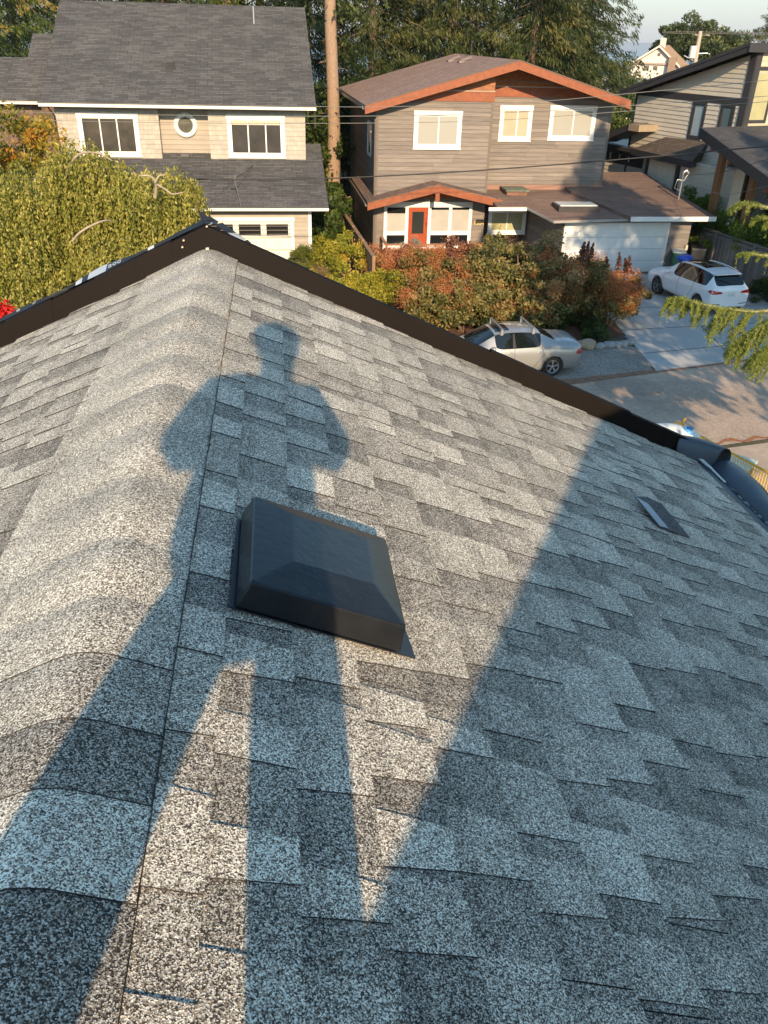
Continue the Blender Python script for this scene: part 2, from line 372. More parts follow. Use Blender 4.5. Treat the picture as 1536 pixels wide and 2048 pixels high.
# torn underlay sticking out past the upstand, with printed letters
und = M('black_roof_underlay', (.02, .021, .024), .45, .2, 12, bmp=.2)
undw = M('pale_underlay_print', (.42, .47, .52), .55, .1, 12)
mb = MB(); rr = random.Random(5); N = 34; pr = None
for i in range(N + 1):
    x = -.02 - 1.12 * i / N; z = x * -1 * -math.tan(TH) + .125; wv = .012 + .014 * math.sin(i * .45 + .6) + rr.uniform(0, .008) + .05 * math.exp(-((i - 17) / 3.5) ** 2)
    p = [Vector((x, dedge(x) + .046, z)), Vector((x, dedge(x) + .05 + wv, z + .012 + .4 * wv * .3)), Vector((x, dedge(x) + .052 + wv * 1.4, z - .04))]
    if pr: 
        pale = i in (17, 18, 19, 21) or i == 9
        mb.add([pr[0], p[0], p[1], pr[1]], [(0, 1, 2, 3)], 1 if pale else 0); mb.add([pr[1], p[1], p[2], pr[2]], [(0, 1, 2, 3)], 0)
    pr = p
ul = mb.build('underlay_strip', [und, undw], home, fix=False)
def text_mesh(s, size, name, mat, parent, mw, ext=.002):
    cu = bpy.data.curves.new(name, 'FONT'); cu.body = s; cu.size = size; cu.extrude = ext; cu.align_x = 'CENTER'; cu.align_y = 'CENTER'
    t = bpy.data.objects.new(name, cu); col.objects.link(t); dg = bpy.context.evaluated_depsgraph_get()
    me = bpy.data.meshes.new_from_object(t.evaluated_get(dg)); bpy.data.objects.remove(t); me.materials.clear(); me.materials.append(mat)
    o = make(name, me, parent); o.matrix_local = mw; return o
for s, x, sz in (('200', -.50, .055), ('O', -1.03, .032), ('//', -.94, .04), ('synthetic', -.38, .03)):
    if s == 'synthetic': continue
    z = x * math.tan(TH) + .125
    # built from the strip's own slope
    X = Vector((-1, -.092, -math.tan(TH))).normalized(); Yd = Vector((0, 1, .16)).normalized(); Zd = X.cross(Yd)
    if Zd.z < 0: X = -X; Zd = X.cross(Yd)
    mw = Matrix((( *X, 0), (*Yd, 0), (*Zd, 0), (0, 0, 0, 1))).transposed(); mw.translation = Vector((x, dedge(x) + .066, z + .012))
    text_mesh(s, sz, 'printed_lettering', undw, ul, mw, .001)
# ragged felt heaped over the apex
mb = MB()
ap = Vector((0, dedge(0), 0))
def tri3(pts, m=0): mb.add([ap + Vector((p[0] * .5, .05 + (p[1] - .05) * .5, .125 + (p[2] - .155) * .42 - abs(p[0]) * .12)) for p in pts], [tuple(range(len(pts)))], m)
tri3([(-.28, .05, .03), (-.02, .05, .15), (.10, .07, .155), (-.05, .14, .19), (-.2, .12, .11)])
tri3([(-.05, .14, .15), (.10, .07, .155), (.12, .16, .175), (.02, .24, .20)])
tri3([(-.06, .13, .17), (.06, .15, .18), (-.10, .25, .30)])
tri3([(.08, .07, .15), (.22, .055, .085), (.30, .12, .10), (.16, .17, .17)])
tri3([(.22, .056, .088), (.36, .055, .02), (.40, .10, .05), (.30, .13, .095)], 1)
tri3([(.36, .055, .02), (.50, .055, -.05), (.50, .10, -.03), (.42, .12, .045)])
tri3([(-.24, .052, .05), (.06, .052, .158), (.06, .075, .168), (-.24, .08, .07)], 1)
fh = mb.build('felt_flap', [und, M('pale_felt_print', (.30, .33, .36), .5)], home, fix=False)
sm = fh.modifiers.new('thick', 'SOLIDIFY'); sm.thickness = .003
# membrane-covered eave kerb on the right
memb = M('grey_blue_membrane', (.060, .075, .092), .42, .22, 5, bmp=.25, bscale=14)
memb2 = M('grey_blue_membrane_strip', (.085, .10, .12), .55, .25, 4)
mb = MB(); p0, p1 = rs(3.25, -2.9, .004), rs(3.25, 4.72, .004)
mb.add([rs(3.25, -2.9, .0045), rs(3.25, 4.52, .0045), rs(3.42, 4.52, .002), rs(3.42, -2.9, .002)], [(0, 1, 2, 3)])
mb.build('eave_membrane', memb2, home, fix=False)
mb = MB(); rr = random.Random(8); n = 13; rows = []
NY = 46
for i in range(NY + 1):
    d = -2.9 + 7.42 * i / NY; wob = .006 * math.sin(i * 1.3) + .004 * math.sin(i * 2.7 + 1); c = rs(3.535, d, -.012); row = []
    for k in range(n):
        a = R_(205 - 215 * k / (n - 1)); r = .122 + wob * (1 + math.sin(k))
        row.append(c + Vector((math.cos(a) * r * 1.0, 0, math.sin(a) * r * .86)))
    row.append(c + Vector((.19 + wob * 2, 0, -.28))); rows.append(row)
vs = [p for r in rows for p in r]; q = n + 1
mb.add(vs, [(i * q + k, (i + 1) * q + k, (i + 1) * q + k + 1, i * q + k + 1) for i in range(NY) for k in range(q - 1)], 0, .5, True)
mb.add(rows[-1], [tuple(range(len(rows[-1])))]); mb.build('eave_kerb', memb, home, fix=False)
mb = MB(); rr = random.Random(18)                     # grit and staples in the groove
for i in range(150):
    d = rr.uniform(1.5, 4.5); p = rs(3.395 + rr.uniform(-.015, .02), d, .008); r = rr.uniform(.003, .009)
    mb.box(p.x - r, p.x + r, p.y - r * 2, p.y + r * 2, p.z - r * .3, p.z + r * .5, 0, rr.random())
tag(mb.build('grit_line', M('roof_grit', (.17, .16, .15), .9, .4, 30, tone=.8), home, fix=False), kind='stuff')
# folded corner cover
bm_pts = []
mb = MB()
def cr(x, y, z): return Vector((2.95 + x, dedge(2.95) + y, -2.95 * math.tan(TH) + z))
A = [cr(-.10, -.03, .01), cr(.10, -.05, -.07), cr(.20, -.04, -.07)]
B = [cr(-.07, -.012, .13), cr(.08, -.02, .09), cr(.22, -.03, .05)]
Cc = [cr(-.03, .06, .135), cr(.12, .07, .10), cr(.30, .02, .04)]
Dd = [cr(-.0, .13, .07), cr(.2, .17, .05), cr(.38, .08, -.03)]
Ee = [cr(.02, .15, -.12), cr(.22, .20, -.14), cr(.38, .10, -.22)]
g_ = [A, B, Cc, Dd, Ee]; mb.add([p for r in g_ for p in r], [(i * 3 + k, i * 3 + k + 1, i * 3 + k + 4, i * 3 + k + 3) for i in range(4) for k in range(2)], 0, .5, True)
cc = mb.build('corner_wrap', memb, home, fix=False); ss = cc.modifiers.new('s', 'SUBSURF'); ss.levels = 2; ss.render_levels = 3; ss = cc.modifiers.new('t', 'SOLIDIFY'); ss.thickness = .006
mb = MB(); p = rs(3.37, 4.50, .02); mb.bar(rs(3.33, 4.50, .03), rs(3.385, 4.26, .012), .014, .005); mb.bar(rs(3.31, 4.52, .03), rs(3.36, 4.42, .02), .026, .004)
mb.build('bent_metal_tab', M('bare_metal_tab', (.75, .72, .66), .4, .1, metal=.3), home)
# loose walls and the taller gable behind the photographer (its rake throws the big shadow)
wallm = M('pale_house_siding', (.42, .40, .36), .7, .1)
mb = MB()
def wall_poly(y0, y1):
    pts = [(-4.0, -8.2), (3.0, -8.2), (3.0, -1.55), (0, -.22), (-4.0, -2.0)]
    mb.prism([(x, y0, z) for x, z in pts], (0, y1 - y0, 0))
wall_poly(-6.5, 4.05)
mb.build('wall', wallm, home)
mb = MB(); k = .416
gp = [(-1.35, .0), (4.3, .79 + k * (4.3 - .51)), (7.2, .79 + k * (4.3 - .51) - k * 2.9)]
pts = [(gp[0][0], -8.2), (gp[0][0], gp[0][1] - .03), (gp[1][0], gp[1][1] - .08), (gp[2][0] - .4, gp[2][1] + .16 - .08), (gp[2][0] - .4, -8.2)]
mb.prism([(x, -1.55, z) for x, z in pts], (0, -5, 0))
mb.build('upper_gable_wall', wallm, home)
mb = MB()
for a, b in ((gp[0], gp[1]), (gp[1], gp[2])):
    mb.prism([(a[0], -1.5, a[1] - .06), (b[0], -1.5, b[1] - .06), (b[0], -1.5, b[1]), (a[0], -1.5, a[1])], (0, -5.3, 0), 0, .5)
mb.build('upper_roof', gran, home)
# plastic roof vent
vm = M('black_vent_plastic', (.013, .0145, .017), .30, .30, 14, spec=.40, bmp=.12, bscale=45)
vent = empty('roof_vent', (0, 0, 0)); vent.parent = home; vent['label'] = 'black plastic box vent on a metal flange'
mb = MB()
o = [(.274, 1.48, .022), (.685, 1.492, .022), (.685, 1.90, .022), (.274, 1.888, .022)]
t1 = [(.286, 1.492, .088), (.669, 1.505, .088), (.667, 1.895, .088), (.286, 1.884, .088)]
t2 = [(.381, 1.606, .104), (.594, 1.618, .104), (.598, 1.833, .104), (.384, 1.824, .104)]
V = [rs(*q) for q in o + t1 + t2]
mb.add(V, [(0, 1, 5, 4), (1, 2, 6, 5), (2, 3, 7, 6), (3, 0, 4, 7), (4, 5, 9, 8), (5, 6, 10, 9), (6, 7, 11, 10), (7, 4, 8, 11), (8, 9, 10, 11), (3, 2, 1, 0)])
hd = mb.build('hood', vm, vent, bevel=.005); hd.modifiers['bevel'].segments = 3; hd.modifiers['bevel'].angle_limit = R_(9)
for p in hd.data.polygons: p.use_smooth = False
mb = MB(); mb.prism([rs(.30, 1.51, .008), rs(.66, 1.52, .008), rs(.66, 1.88, .008), rs(.30, 1.87, .008)], rs(0, 0, .03) , 0); mb.build('vent_throat', black, vent)
mb = MB(); mb.prism([rs(.262, 1.483, .0135), rs(.728, 1.497, .0135), rs(.688, 1.885, .0135), rs(.266, 1.868, .0135)], rs(0, 0, .003), 0)
mb.build('flange', M('black_flange_metal', (.018, .021, .026), .4, .1, 5), vent)
mb = MB()                                             # moulded recess mark
for a, b in (((.33, 1.555), (.33, 1.578)), ((.33, 1.578), (.343, 1.58)), ((.343, 1.58), (.346, 1.562))): mb.bar(rs(*a, .0915), rs(*b, .0925), .0018, .0016)
mb.build('mould_mark', M('scuffed_plastic', (.3, .31, .33), .5), vent)
# offcut of shingle lying on the roof
def lo(x, y, z): return x, y, z
hn = (Cdir * ST + Vector((0, 0, CT))).normalized()
def rp(px, py, off=.02): return onp(px, py, HO + hn * off, hn)
mb = MB(); P = [rp(1270.6, 993, .045), rp(1319.6, 1052.5, .02), rp(1381, 1076, .012), rp(1358.6, 1048.7, .022), rp(1323, 1007, .045), rp(1293, 993, .05)]
L1 = [P[0], rp(1296, 1008, .042), rp(1337, 1057, .022), P[1]]
org = P[2].copy()
mb.prism([p - org for p in P], -hn * .004, 0, .3)
L = [p + hn * .0015 - org for p in L1]; mb.add(L, [(0, 1, 2, 3)], 1)
scrap = mb.build('shingle_offcut', [Mgran('offcut_granules', (.05, .047, .05), (.15, .14, .145), (.34, .32, .32)), M('sealant_strip', (.40, .44, .46), .6)])
scrap.location = org; tag(scrap, 'loose dark shingle offcut with pale edge lying on the shaded slope', 'shingle')
# two pipe stubs at the apex corner: pale screws
mb = MB(); mb.lathe(cr(-2.95, 0, 2.95 * math.tan(TH)) + Vector((-.17, -.32, -.0)), [(0, 0)], 3)
mb = MB()
for x, dz in ((-.12, .10), (-.13, .07), (.005, .118)):
    p = Vector((x, dedge(x) - .004 + .0, -abs(x) * math.tan(TH) + dz)); mb.lathe(p, [(0, .004), (.0055, .003), (.0055, -.01)], 10, axis='Y')
for p in range(1): mb.box(-.008, .008, dedge(0) - .03, dedge(0) - .005, .0, .008)
islands(mb, 'screw_head', M('pale_screw', (.7, .62, .5), .4), home)
# ================================================================== the photographer, who throws the shadow
def skin(name, V, E, Rr, mat, parent, roots=(0,), sub=2):
    me = bpy.data.meshes.new(name); me.from_pydata([tuple(v) for v in V], E, []); me.materials.append(mat)
    o = make(name, me, parent); me.skin_vertices if False else None
    sk = o.modifiers.new('skin', 'SKIN'); sk.use_smooth_shade = True
    for i, r in enumerate(Rr):
        r = r if hasattr(r, '__len__') else (r, r)
        me.skin_vertices[0].data[i].radius = r; me.skin_vertices[0].data[i].use_root = i in roots
    s = o.modifiers.new('sub', 'SUBSURF'); s.levels = sub; s.render_levels = sub
    return o
pf = empty('person', HO + Cdir * .39 + Ddir * -.26 + Vector((0, 0, -.17)), AZR, 'standing photographer in cap, loose shirt and trousers holding up a phone on the roof', 'person')
ZB = 1.17                                             # camera height above the person's base; z below is relative to the camera
def B(x, y, z): return (x, y, z + ZB)
skinm = M('skin', (.45, .28, .2), .5); shirt = M('dark_work_shirt', (.05, .07, .1), .8); trous = M('grey_work_trousers', (.10, .10, .09), .85); boot = M('brown_boots', (.08, .05, .03), .6)
V = [B(-.05, 0, -.28), B(-.045, 0, -.18), B(-.03, 0, -.02), B(-.01, 0, .14), B(.03, 0, .24), B(.05, .02, .33), B(.055, .03, .42), B(.055, .02, .50),
     B(-.17, 0, -.34), B(-.345, .02, -.62), B(-.54, -.02, -1.03), B(.045, 0, -.34), B(.025, .03, -.72), B(.01, -.02, -1.10),
     B(-.16, 0, .19), B(-.255, .0, -.02), B(-.11, .17, -.0), B(.155, 0, .17), B(.225, .0, -.065), B(.11, .17, -.03)]
E = [(0, 1), (1, 2), (2, 3), (3, 4), (4, 5), (5, 6), (6, 7), (0, 8), (8, 9), (9, 10), (0, 11), (11, 12), (12, 13), (3, 14), (14, 15), (15, 16), (3, 17), (17, 18), (18, 19)]
Rr = [(.10, .09), (.12, .10), (.14, .11), (.13, .1), .072, .068, (.085, .095), (.07, .085), .07, .06, .04, .07, .06, .04, .06, .045, .03, .06, .045, .03]
# palms and fingers closing on the phone
for sx, wi in ((-1, 16), (1, 19)):
    b = len(V); pal = B(sx * .062, .215, -.015); V += [pal]; E += [(wi, b)]; Rr += [(.024, .014)]
    for k, (L, dz) in enumerate(((.055, .028), (.062, .01), (.058, -.008), (.045, -.026))):
        i = len(V); V += [B(sx * .056, .236, -.01 + dz), B(sx * .050, .247, -.008 + dz), B(sx * .043, .2475, -.006 + dz)]; E += [(b, i), (i, i + 1), (i + 1, i + 2)]; Rr += [.0095, .0085, .007]
    i = len(V); V += [B(sx * .05, .215, .018), B(sx * .033, .228, .025), B(sx * .02, .231, .02)]; E += [(b, i), (i, i + 1), (i + 1, i + 2)]; Rr += [.011, .0095, .008]
body = skin('body', V, E, Rr, skinm, pf)
sh = skin('shirt', V[:6][0:5] + [V[14], V[15], V[17], V[18], B(-.19, .06, -.02), B(.19, .06, -.05)], [(0, 1), (1, 2), (2, 3), (3, 4), (3, 5), (5, 6), (3, 7), (7, 8)], [(.145, .12), (.15, .12), (.165, .13), (.155, .12), .065, .085, .075, .085, .075, .001, .001][:11], shirt, pf) if False else \
    skin('shirt', [(V[0][0] - .015, 0, V[0][2] - .03), (V[1][0] - .012, 0, V[1][2]), (V[2][0] + .0, 0, V[2][2]), V[3], V[4], V[14], V[15], V[17], V[18]], [(0, 1), (1, 2), (2, 3), (3, 4), (3, 5), (5, 6), (3, 7), (7, 8)], [.205, .20, .19, .16, .062, .095, .088, .095, .098], shirt, pf)
skin('trousers', [V[0], V[8], V[9], V[10], V[11], V[12], V[13]], [(0, 1), (1, 2), (2, 3), (0, 4), (4, 5), (5, 6)], [.11, .10, .108, .11, .115, .10, .088], trous, pf)
for q in (10, 13):
    x, y, z = V[q]; skin('boot', [(x, y - .03, z + .02), (x, y - .04, z - .05), (x + (.0), y + .10, z - .055), (x, y + .17, z - .065)], [(0, 1), (1, 2), (2, 3)], [.055, .05, (.05, .035), (.045, .025)], boot, pf)
mb = MB(); mb.blob(B(.055, .015, .48), (.106, .12, .09), 3, .02, 3); mb.blob(B(.06, .14, .455), (.08, .09, .012), 4, .02, 2)
mb.build('cap', M('dark_cap', (.05, .05, .06), .8), pf)
mb = MB()                                             # face: nose, ears, eyes, mouth
mb.blob(B(.055, .128, .405), (.013, .018, .022), 1, 0, 2); mb.blob(B(-.025, .02, .41), (.01, .02, .03), 1, 0, 2); mb.blob(B(.135, .02, .41), (.01, .02, .03), 1, 0, 2)
islands(mb, 'ear', skinm, pf, ['nose', 'ear', 'ear'])
mb = MB()
for x in (.025, .085): mb.blob(B(x, .117, .43), (.012, .008, .006), 1, 0, 2)
mb.blob(B(.055, .118, .365), (.022, .008, .005), 1, 0, 2); islands(mb, 'eye', black, pf, ['eye', 'eye', 'mouth'])
mb = MB(); mb.box(-.036, .036, -.004, .004, -.09, .02)
ph = mb.build('phone', M('phone_black', (.02, .02, .02), .2), bevel=.003)
ph.matrix_world = Matrix.Translation(EYE) @ Matrix(((CAMM[0][0], CAMM[0][2], -CAMM[0][1], 0), (CAMM[1][0], CAMM[1][2], -CAMM[1][1], 0), (CAMM[2][0], CAMM[2][2], -CAMM[2][1], 0), (0, 0, 0, 1))) @ Matrix.Translation((.02, -.012, 0))
tag(ph, 'black smartphone held upright in both hands of the photographer', 'phone')
# ================================================================== ground, road, drive, sea
def sheet(name, pts, z, mat, thick=None):
    mb = MB(); mb.add([(x, y, z) for x, y in pts], [tuple(range(len(pts)))]) if thick is None else mb.prism([(x, y, z - thick) for x, y in pts], (0, 0, thick))
    o = mb.build(name, mat, fix=False); tag(o, kind='structure')
    if o.data.polygons[0].normal.z < 0: o.data.flip_normals()
    return o
def Mground():
    mt, n, b = nodes('garden_soil'); v = coord(n)
    c = ramp(n, noise(n, .35, 5, v), [(.35, (.06, .075, .025)), (.5, (.10, .085, .045)), (.65, (.13, .10, .065))])
    c = mixc(n, c, ramp(n, noise(n, 9, 4, v), [(.3, (.6,) * 3), (.7, (1.35,) * 3)]), 1.0, 'MULTIPLY')
    n.links.new(c, b.inputs['Base Color']); b.inputs['Roughness'].default_value = .95; bump(n, b, noise(n, 14, 4, v), .5, .05); return mt
def Mroad(name, a, spk, var=.2, speck=70):
    mt, n, b = nodes(name); v = coord(n)
    c = ramp(n, noise(n, .5, 5, v), [(.3, tuple(x * (1 - var) for x in a)), (.7, tuple(x * (1 + var) for x in a))])
    vo = n.nodes.new('ShaderNodeTexVoronoi'); vo.inputs['Scale'].default_value = speck; n.links.new(v, vo.inputs['Vector'])
    s = n.nodes.new('ShaderNodeSeparateColor'); n.links.new(vo.outputs['Color'], s.inputs[0])
    c = mixc(n, c, ramp(n, s.outputs[0], [(0, (1 - spk,) * 3), (1, (1 + spk,) * 3)]), 1.0, 'MULTIPLY')
    c = mixc(n, c, ramp(n, noise(n, 5, 5, v), [(.3, (.88,) * 3), (.7, (1.1,) * 3)]), 1.0, 'MULTIPLY')
    n.links.new(c, b.inputs['Base Color']); b.inputs['Roughness'].default_value = .92; bump(n, b, noise(n, 60, 3, v), .3, .01); return mt
mb = MB()                                             # the ground, falling away beyond the houses to the sea
gx = [-600, -60, 0, 60, 600]; gy = [-60, 0, 60, 140, 230, 420]; gz = [0, 0, 0, -1.5, -14, -44]
mb.add([(x, y, z) for y, z in zip(gy, gz) for x in gx], [(j * 5 + i, j * 5 + i + 1, j * 5 + i + 6, j * 5 + i + 5) for j in range(5) for i in range(4)])
tag(mb.build('ground', Mground(), fix=False), kind='structure')
def Msea():
    mt, n, b = nodes('sea_water'); v = coord(n, 'Object', (1, .25, 1))
    b.inputs['Base Color'].default_value = (.06, .10, .13, 1); b.inputs['Roughness'].default_value = .35; bump(n, b, noise(n, .05, 5, v), .25, 3); return mt
mb = MB(); mb.quad((-30000, 380, -42), (30000, 380, -42), (30000, 34000, -42), (-30000, 34000, -42)); tag(mb.build('sea', Msea(), fix=False), kind='structure')
mb = MB(); hp = []; rr = random.Random(2)             # wooded island across the water, distance haze mixed into its blue
for i in range(40):
    x = 1300 + i * 90; h = 65 * math.sin(math.pi * min(1, i / 16 + .12) ** .8 * .5) + 20 * math.sin(i * .9) * .4 + rr.uniform(0, 10); hp.append((x, h))
for i in range(39):
    (x0, h0), (x1, h1) = hp[i], hp[i + 1]
    mb.quad((x0, 9000, -42), (x1, 9000, -42), (x1, 9160, -42 + h1), (x0, 9160, -42 + h0)); mb.quad((x0, 9160, -42 + h0), (x1, 9160, -42 + h1), (x1, 9900, -42), (x0, 9900, -42))
tag(mb.build('island_hills', M('island_forest_hazed', (.12, .19, .27), .95, .1, .01), fix=False), kind='structure')
# road: far edge, near edge
far_e = [(-45, 11.2), (-8, 19.5), (5.9, 24.3), (8.69, 25.4), (13.08, 27.15), (24, 30.6), (60, 40)]
near_e = [(60, 27.5), (24, 22.8), (10.37, 20.42), (8.61, 19.8), (0, 17.3), (-45, 4)]
sheet('road', far_e + near_e, .006, Mroad('road_asphalt', (.43, .325, .245), .35))
sheet('pavement', [(60, 27.3), (24, 22.6), (10.37, 20.2), (8.61, 19.6), (0, 17.1), (-45, 3.8), (-45, 1.5), (0, 14.6), (9, 16.8), (24, 20), (60, 24)], .010, Mroad('pavement_concrete', (.46, .36, .28), .12))
mb = MB()
for i in range(40):                                    # dead needles and grit along the near edge
    f = i / 40; 
ptsn = []
for i in range(60):
    f = i / 59; x = 2 + f * 14; y = 17.7 + (x - 0) * .262 + .10 * math.sin(i * 1.7) ; ptsn.append((x, y))
mb.add([(x, y, .016) for x, y in ptsn] + [(x, y + .14 + .06 * math.sin(i * 2.3), .016) for i, (x, y) in enumerate(ptsn)], [(i, i + 1, i + 61, i + 60) for i in range(59)])
tag(mb.build('needle_litter', M('rusty_needles', (.33, .13, .06), .95, .4, 9), fix=False), kind='stuff')
grv = Mroad('gravel', (.27, .235, .20), .5, .25, 40)
sheet('gravel_shoulder', [(-20, 17.2), (5.5, 24.1), (8.60, 25.35), (8.9, 27.6), (8.1, 28.3), (6.0, 27.7), (1, 26.6), (-20, 22)], .012, grv)
sheet('road_edge_dirt', [(1, 22.6), (5.9, 24.15), (8.6, 25.3), (12.9, 27.0), (12.9, 27.25), (8.6, 25.6), (5.9, 24.6), (1, 23.2)], .017, M('rusty_dirt', (.25, .14, .085), .95, .4, 5))
mb = MB()                                              # round asphalt patch
mb.add([(7.5 + 1.05 * math.cos(a), 24.1 + .8 * math.sin(a), .012) for a in [2 * math.pi * i / 40 for i in range(40)]], [tuple(range(40))])
tag(mb.build('road_patch', Mroad('patch_asphalt', (.35, .27, .21), .3), fix=False), kind='structure')
# driveway in slabs with joints
drv = M('driveway_concrete', (.42, .41, .385), .85, .12, .8, bmp=.12, bscale=30)
DA = [Vector((8.69, 25.45, 0)), Vector((13.08, 27.2, 0)), Vector((15.2, 28.0, 0))]
sheet('driveway_joint_base', [(8.69, 25.45), (15.2, 28.05), (16.2, 38.6), (8.3, 38.9), (8.2, 31.5), (8.9, 27.6)], .012, M('joint_dark', (.09, .08, .07), .9))
mb = MB()
def DL(t): return Vector((8.72 + (8.35 - 8.72) * t, 25.5 + 12.9 * t, .018))
def DR(t): return Vector((15.1 + 1.0 * t, 28.05 + 10.4 * t, .018))
rowsT = [0, .13, .33, .55, .78, 1]; cs = [0, .47, 1]
for i in range(5):
    for k in range(2):
        g1 = .0022
        def q(t, c): return DL(t).lerp(DR(t), c)
        a0, a1 = rowsT[i] + g1 * (i > 0), rowsT[i + 1] - g1; b0, b1 = cs[k] + .0035 * (k > 0), cs[k + 1] - .0035 * (k < 1)
        mb.quad(q(a0, b0), q(a0, b1), q(a1, b1), q(a1, b0), 0, rng.random())
tag(mb.build('driveway', drv, fix=False), kind='structure')
sheet('garden_bed', [(-6, 25.3), (1, 27.2), (6.2, 28.3), (8.2, 28.9), (8.6, 29.4), (8.25, 31.5), (8.3, 38.5), (8, 40.6), (-6, 38.5)], .03, M('red_bark_mulch', (.12, .055, .03), .95, .45, 8, bmp=.6))
# ================================================================== building helpers
def siding(mb, F, u0, u1, z0, z1, v=0, expo=.17, holes=(), top=None, m=0, jit=.0, rr=random.Random(1)):
    """lapped boards on a facade; top(u) may cut them to a slope; holes=(u0,u1,z0,z1)"""
    z = z0
    while z < z1 - .01:
        zt = min(z + expo, z1); segs = [(u0, u1)]
        for h in holes:
            if h[2] < (z + zt) / 2 < h[3]:
                ns = []
                for a, b in segs:
                    if h[1] <= a or h[0] >= b: ns.append((a, b))
                    else:
                        if h[0] > a: ns.append((a, h[0]))
                        if h[1] < b: ns.append((h[1], b))
                segs = ns
        for a, b in segs:
            x = a
            while x < b - .01:
                e = min(b, x + rr.uniform(2.0, 3.8)) if b - x > 3.8 else b
                t = rr.random(); A, Bq = x, e - (.004 if e < b else 0)
                if top:
                    pa = (A, Bq) 
                    za, zb = min(zt, top(A)), min(zt, top(Bq))
                    if max(za, zb) <= z: x = e; continue
                    if za < z or zb < z:                # clip the board where the slope crosses its foot
                        n = 12
                        for i in range(n):
                            q0, q1 = A + (Bq - A) * i / n, A + (Bq - A) * (i + 1) / n; y0, y1 = min(zt, top(q0)), min(zt, top(q1))
                            if y0 > z and y1 > z: mb.hexa([(q0, v - .038, z), (q1, v - .038, z), (q1, v, z), (q0, v, z), (q0, v - .006, y0), (q1, v - .006, y1), (q1, v, y1), (q0, v, y0)], m, t)
                        x = e; continue
                else: za = zb = zt
                mb.hexa([(A, v - .038, z), (Bq, v - .038, z), (Bq, v, z), (A, v, z), (A, v - .006, za), (Bq, v - .006, zb), (Bq, v, zb), (A, v, za)], m, t)
                x = e
        z = zt
def shakes(mb, u0, u1, z0, z1, v, expo=.19, holes=(), rr=random.Random(2)):
    z = z0; k = 0
    while z < z1 - .02:
        zt = min(z + expo, z1); x = u0
        while x < u1 - .01:
            e = min(u1, x + rr.choice([.12, .16, .2, .26])); ok = True
            for h in holes:
                if h[2] < (z + zt) / 2 < h[3] and e > h[0] and x < h[1]: ok = False
            if ok: mb.hexa([(x, v - .034, z + rr.uniform(0, .008)), (e - .010, v - .034, z), (e - .010, v, z), (x, v, z), (x, v - .006, zt), (e - .010, v - .006, zt), (e - .010, v, zt), (x, v, zt)], 0, rr.random())
            x = e
        z = zt; k += 1
def window(parent, u0, u1, z0, z1, v, trim=.11, mull=(), frame=.05, tmat=None, pmat=None, sill=True, blind=None, head=.0, hmul=(), label=None, inner=None, fmat=None):
    """outer size of the glazed opening; trim outside it; mull = fractions of vertical bars"""
    tm = tmat or white; mb = MB(); y0, y1 = v - .055, v + .01
    mb.box(u0 - trim, u0, y0, y1, z0 - (.0), z1); mb.box(u1, u1 + trim, y0, y1, z0, z1)
    mb.box(u0 - trim - head, u1 + trim + head, y0 - .012, y1, z1, z1 + trim * 1.25); mb.box(u0 - trim, u1 + trim, y0, y1, z0 - trim * .95, z0)
    if sill: mb.box(u0 - trim - .03, u1 + trim + .03, y0 - .04, y1, z0 - trim * 1.2, z0 - trim * .95)
    w_ = mb.build('window', tm, parent)
    if label: w_['label'] = label
    mb = MB(); f = frame; y0, y1 = v - .035, v + .005
    mb.box(u0, u0 + f, y0, y1, z0, z1); mb.box(u1 - f, u1, y0, y1, z0, z1); mb.box(u0 + f, u1 - f, y0, y1, z1 - f, z1); mb.box(u0 + f, u1 - f, y0, y1, z0, z0 + f)
    for q in mull:
        x = u0 + (u1 - u0) * q; mb.box(x - f * .6, x + f * .6, y0 - .004, y1 - .002, z0 + f, z1 - f)
    for q in hmul:
        x = z0 + (z1 - z0) * q; mb.box(u0 + f, u1 - f, y0 - .002, y1 - .003, x - f * .6, x + f * .6)
    mb.build('window_frame', fmat or tm, w_)
    mb = MB(); mb.box(u0 + .01, u1 - .01, v - .014, v - .004, z0 + .01, z1 - .01); mb.build('pane', pmat or glass, w_)
    return w_
def Mblind(name, c, slats=0, c2=None):
    """blind behind reflective glass"""
    mt, n, b = nodes(name); v = coord(n)
    if slats:
        wv = n.nodes.new('ShaderNodeTexWave'); wv.bands_direction = 'Z'; wv.inputs['Scale'].default_value = slats; n.links.new(v, wv.inputs['Vector'])
        o = ramp(n, wv.outputs['Fac'], [(0, tuple(x * .72 for x in c)), (.35, c), (1, c)])
    else: o = ramp(n, noise(n, 1.6, 3, v), [(.35, tuple(x * (.45 if 'dim' in name else .9) for x in c)), (.65, tuple(x * (1.6 if 'dim' in name else 1.03) for x in c))])
    n.links.new(o, b.inputs['Base Color']); b.inputs['Roughness'].default_value = .5; b.inputs['Coat Weight'].default_value = 1; b.inputs['Coat Roughness'].default_value = .03; return mt
blind_w = Mblind('white_slat_blind', (.40, .385, .34), 9); blind_g = Mblind('grey_roller_blind', (.36, .34, .30)); blind_y = Mblind('lime_yellow_blind', (.44, .41, .22)); blind_b = Mblind('blue_tinted_blind', (.32, .38, .40), 9)  # the lime blind has its own yellow-green colour
def gutter(parent, a, b, mat, name='gutter', h=.12, w=.11):
    a = Vector(a); b = Vector(b); mb = MB(); d = (b - a).normalized(); s = Vector((d.y, -d.x, 0)); 
    mb.prism([a, a + s * w, a + s * w + Vector((0, 0, h)), a + s * (w - .012) + Vector((0, 0, h)), a + s * (w - .012) + Vector((0, 0, .012)), a + Vector((0, 0, .012))], b - a)
    return mb.build(name, mat, parent)
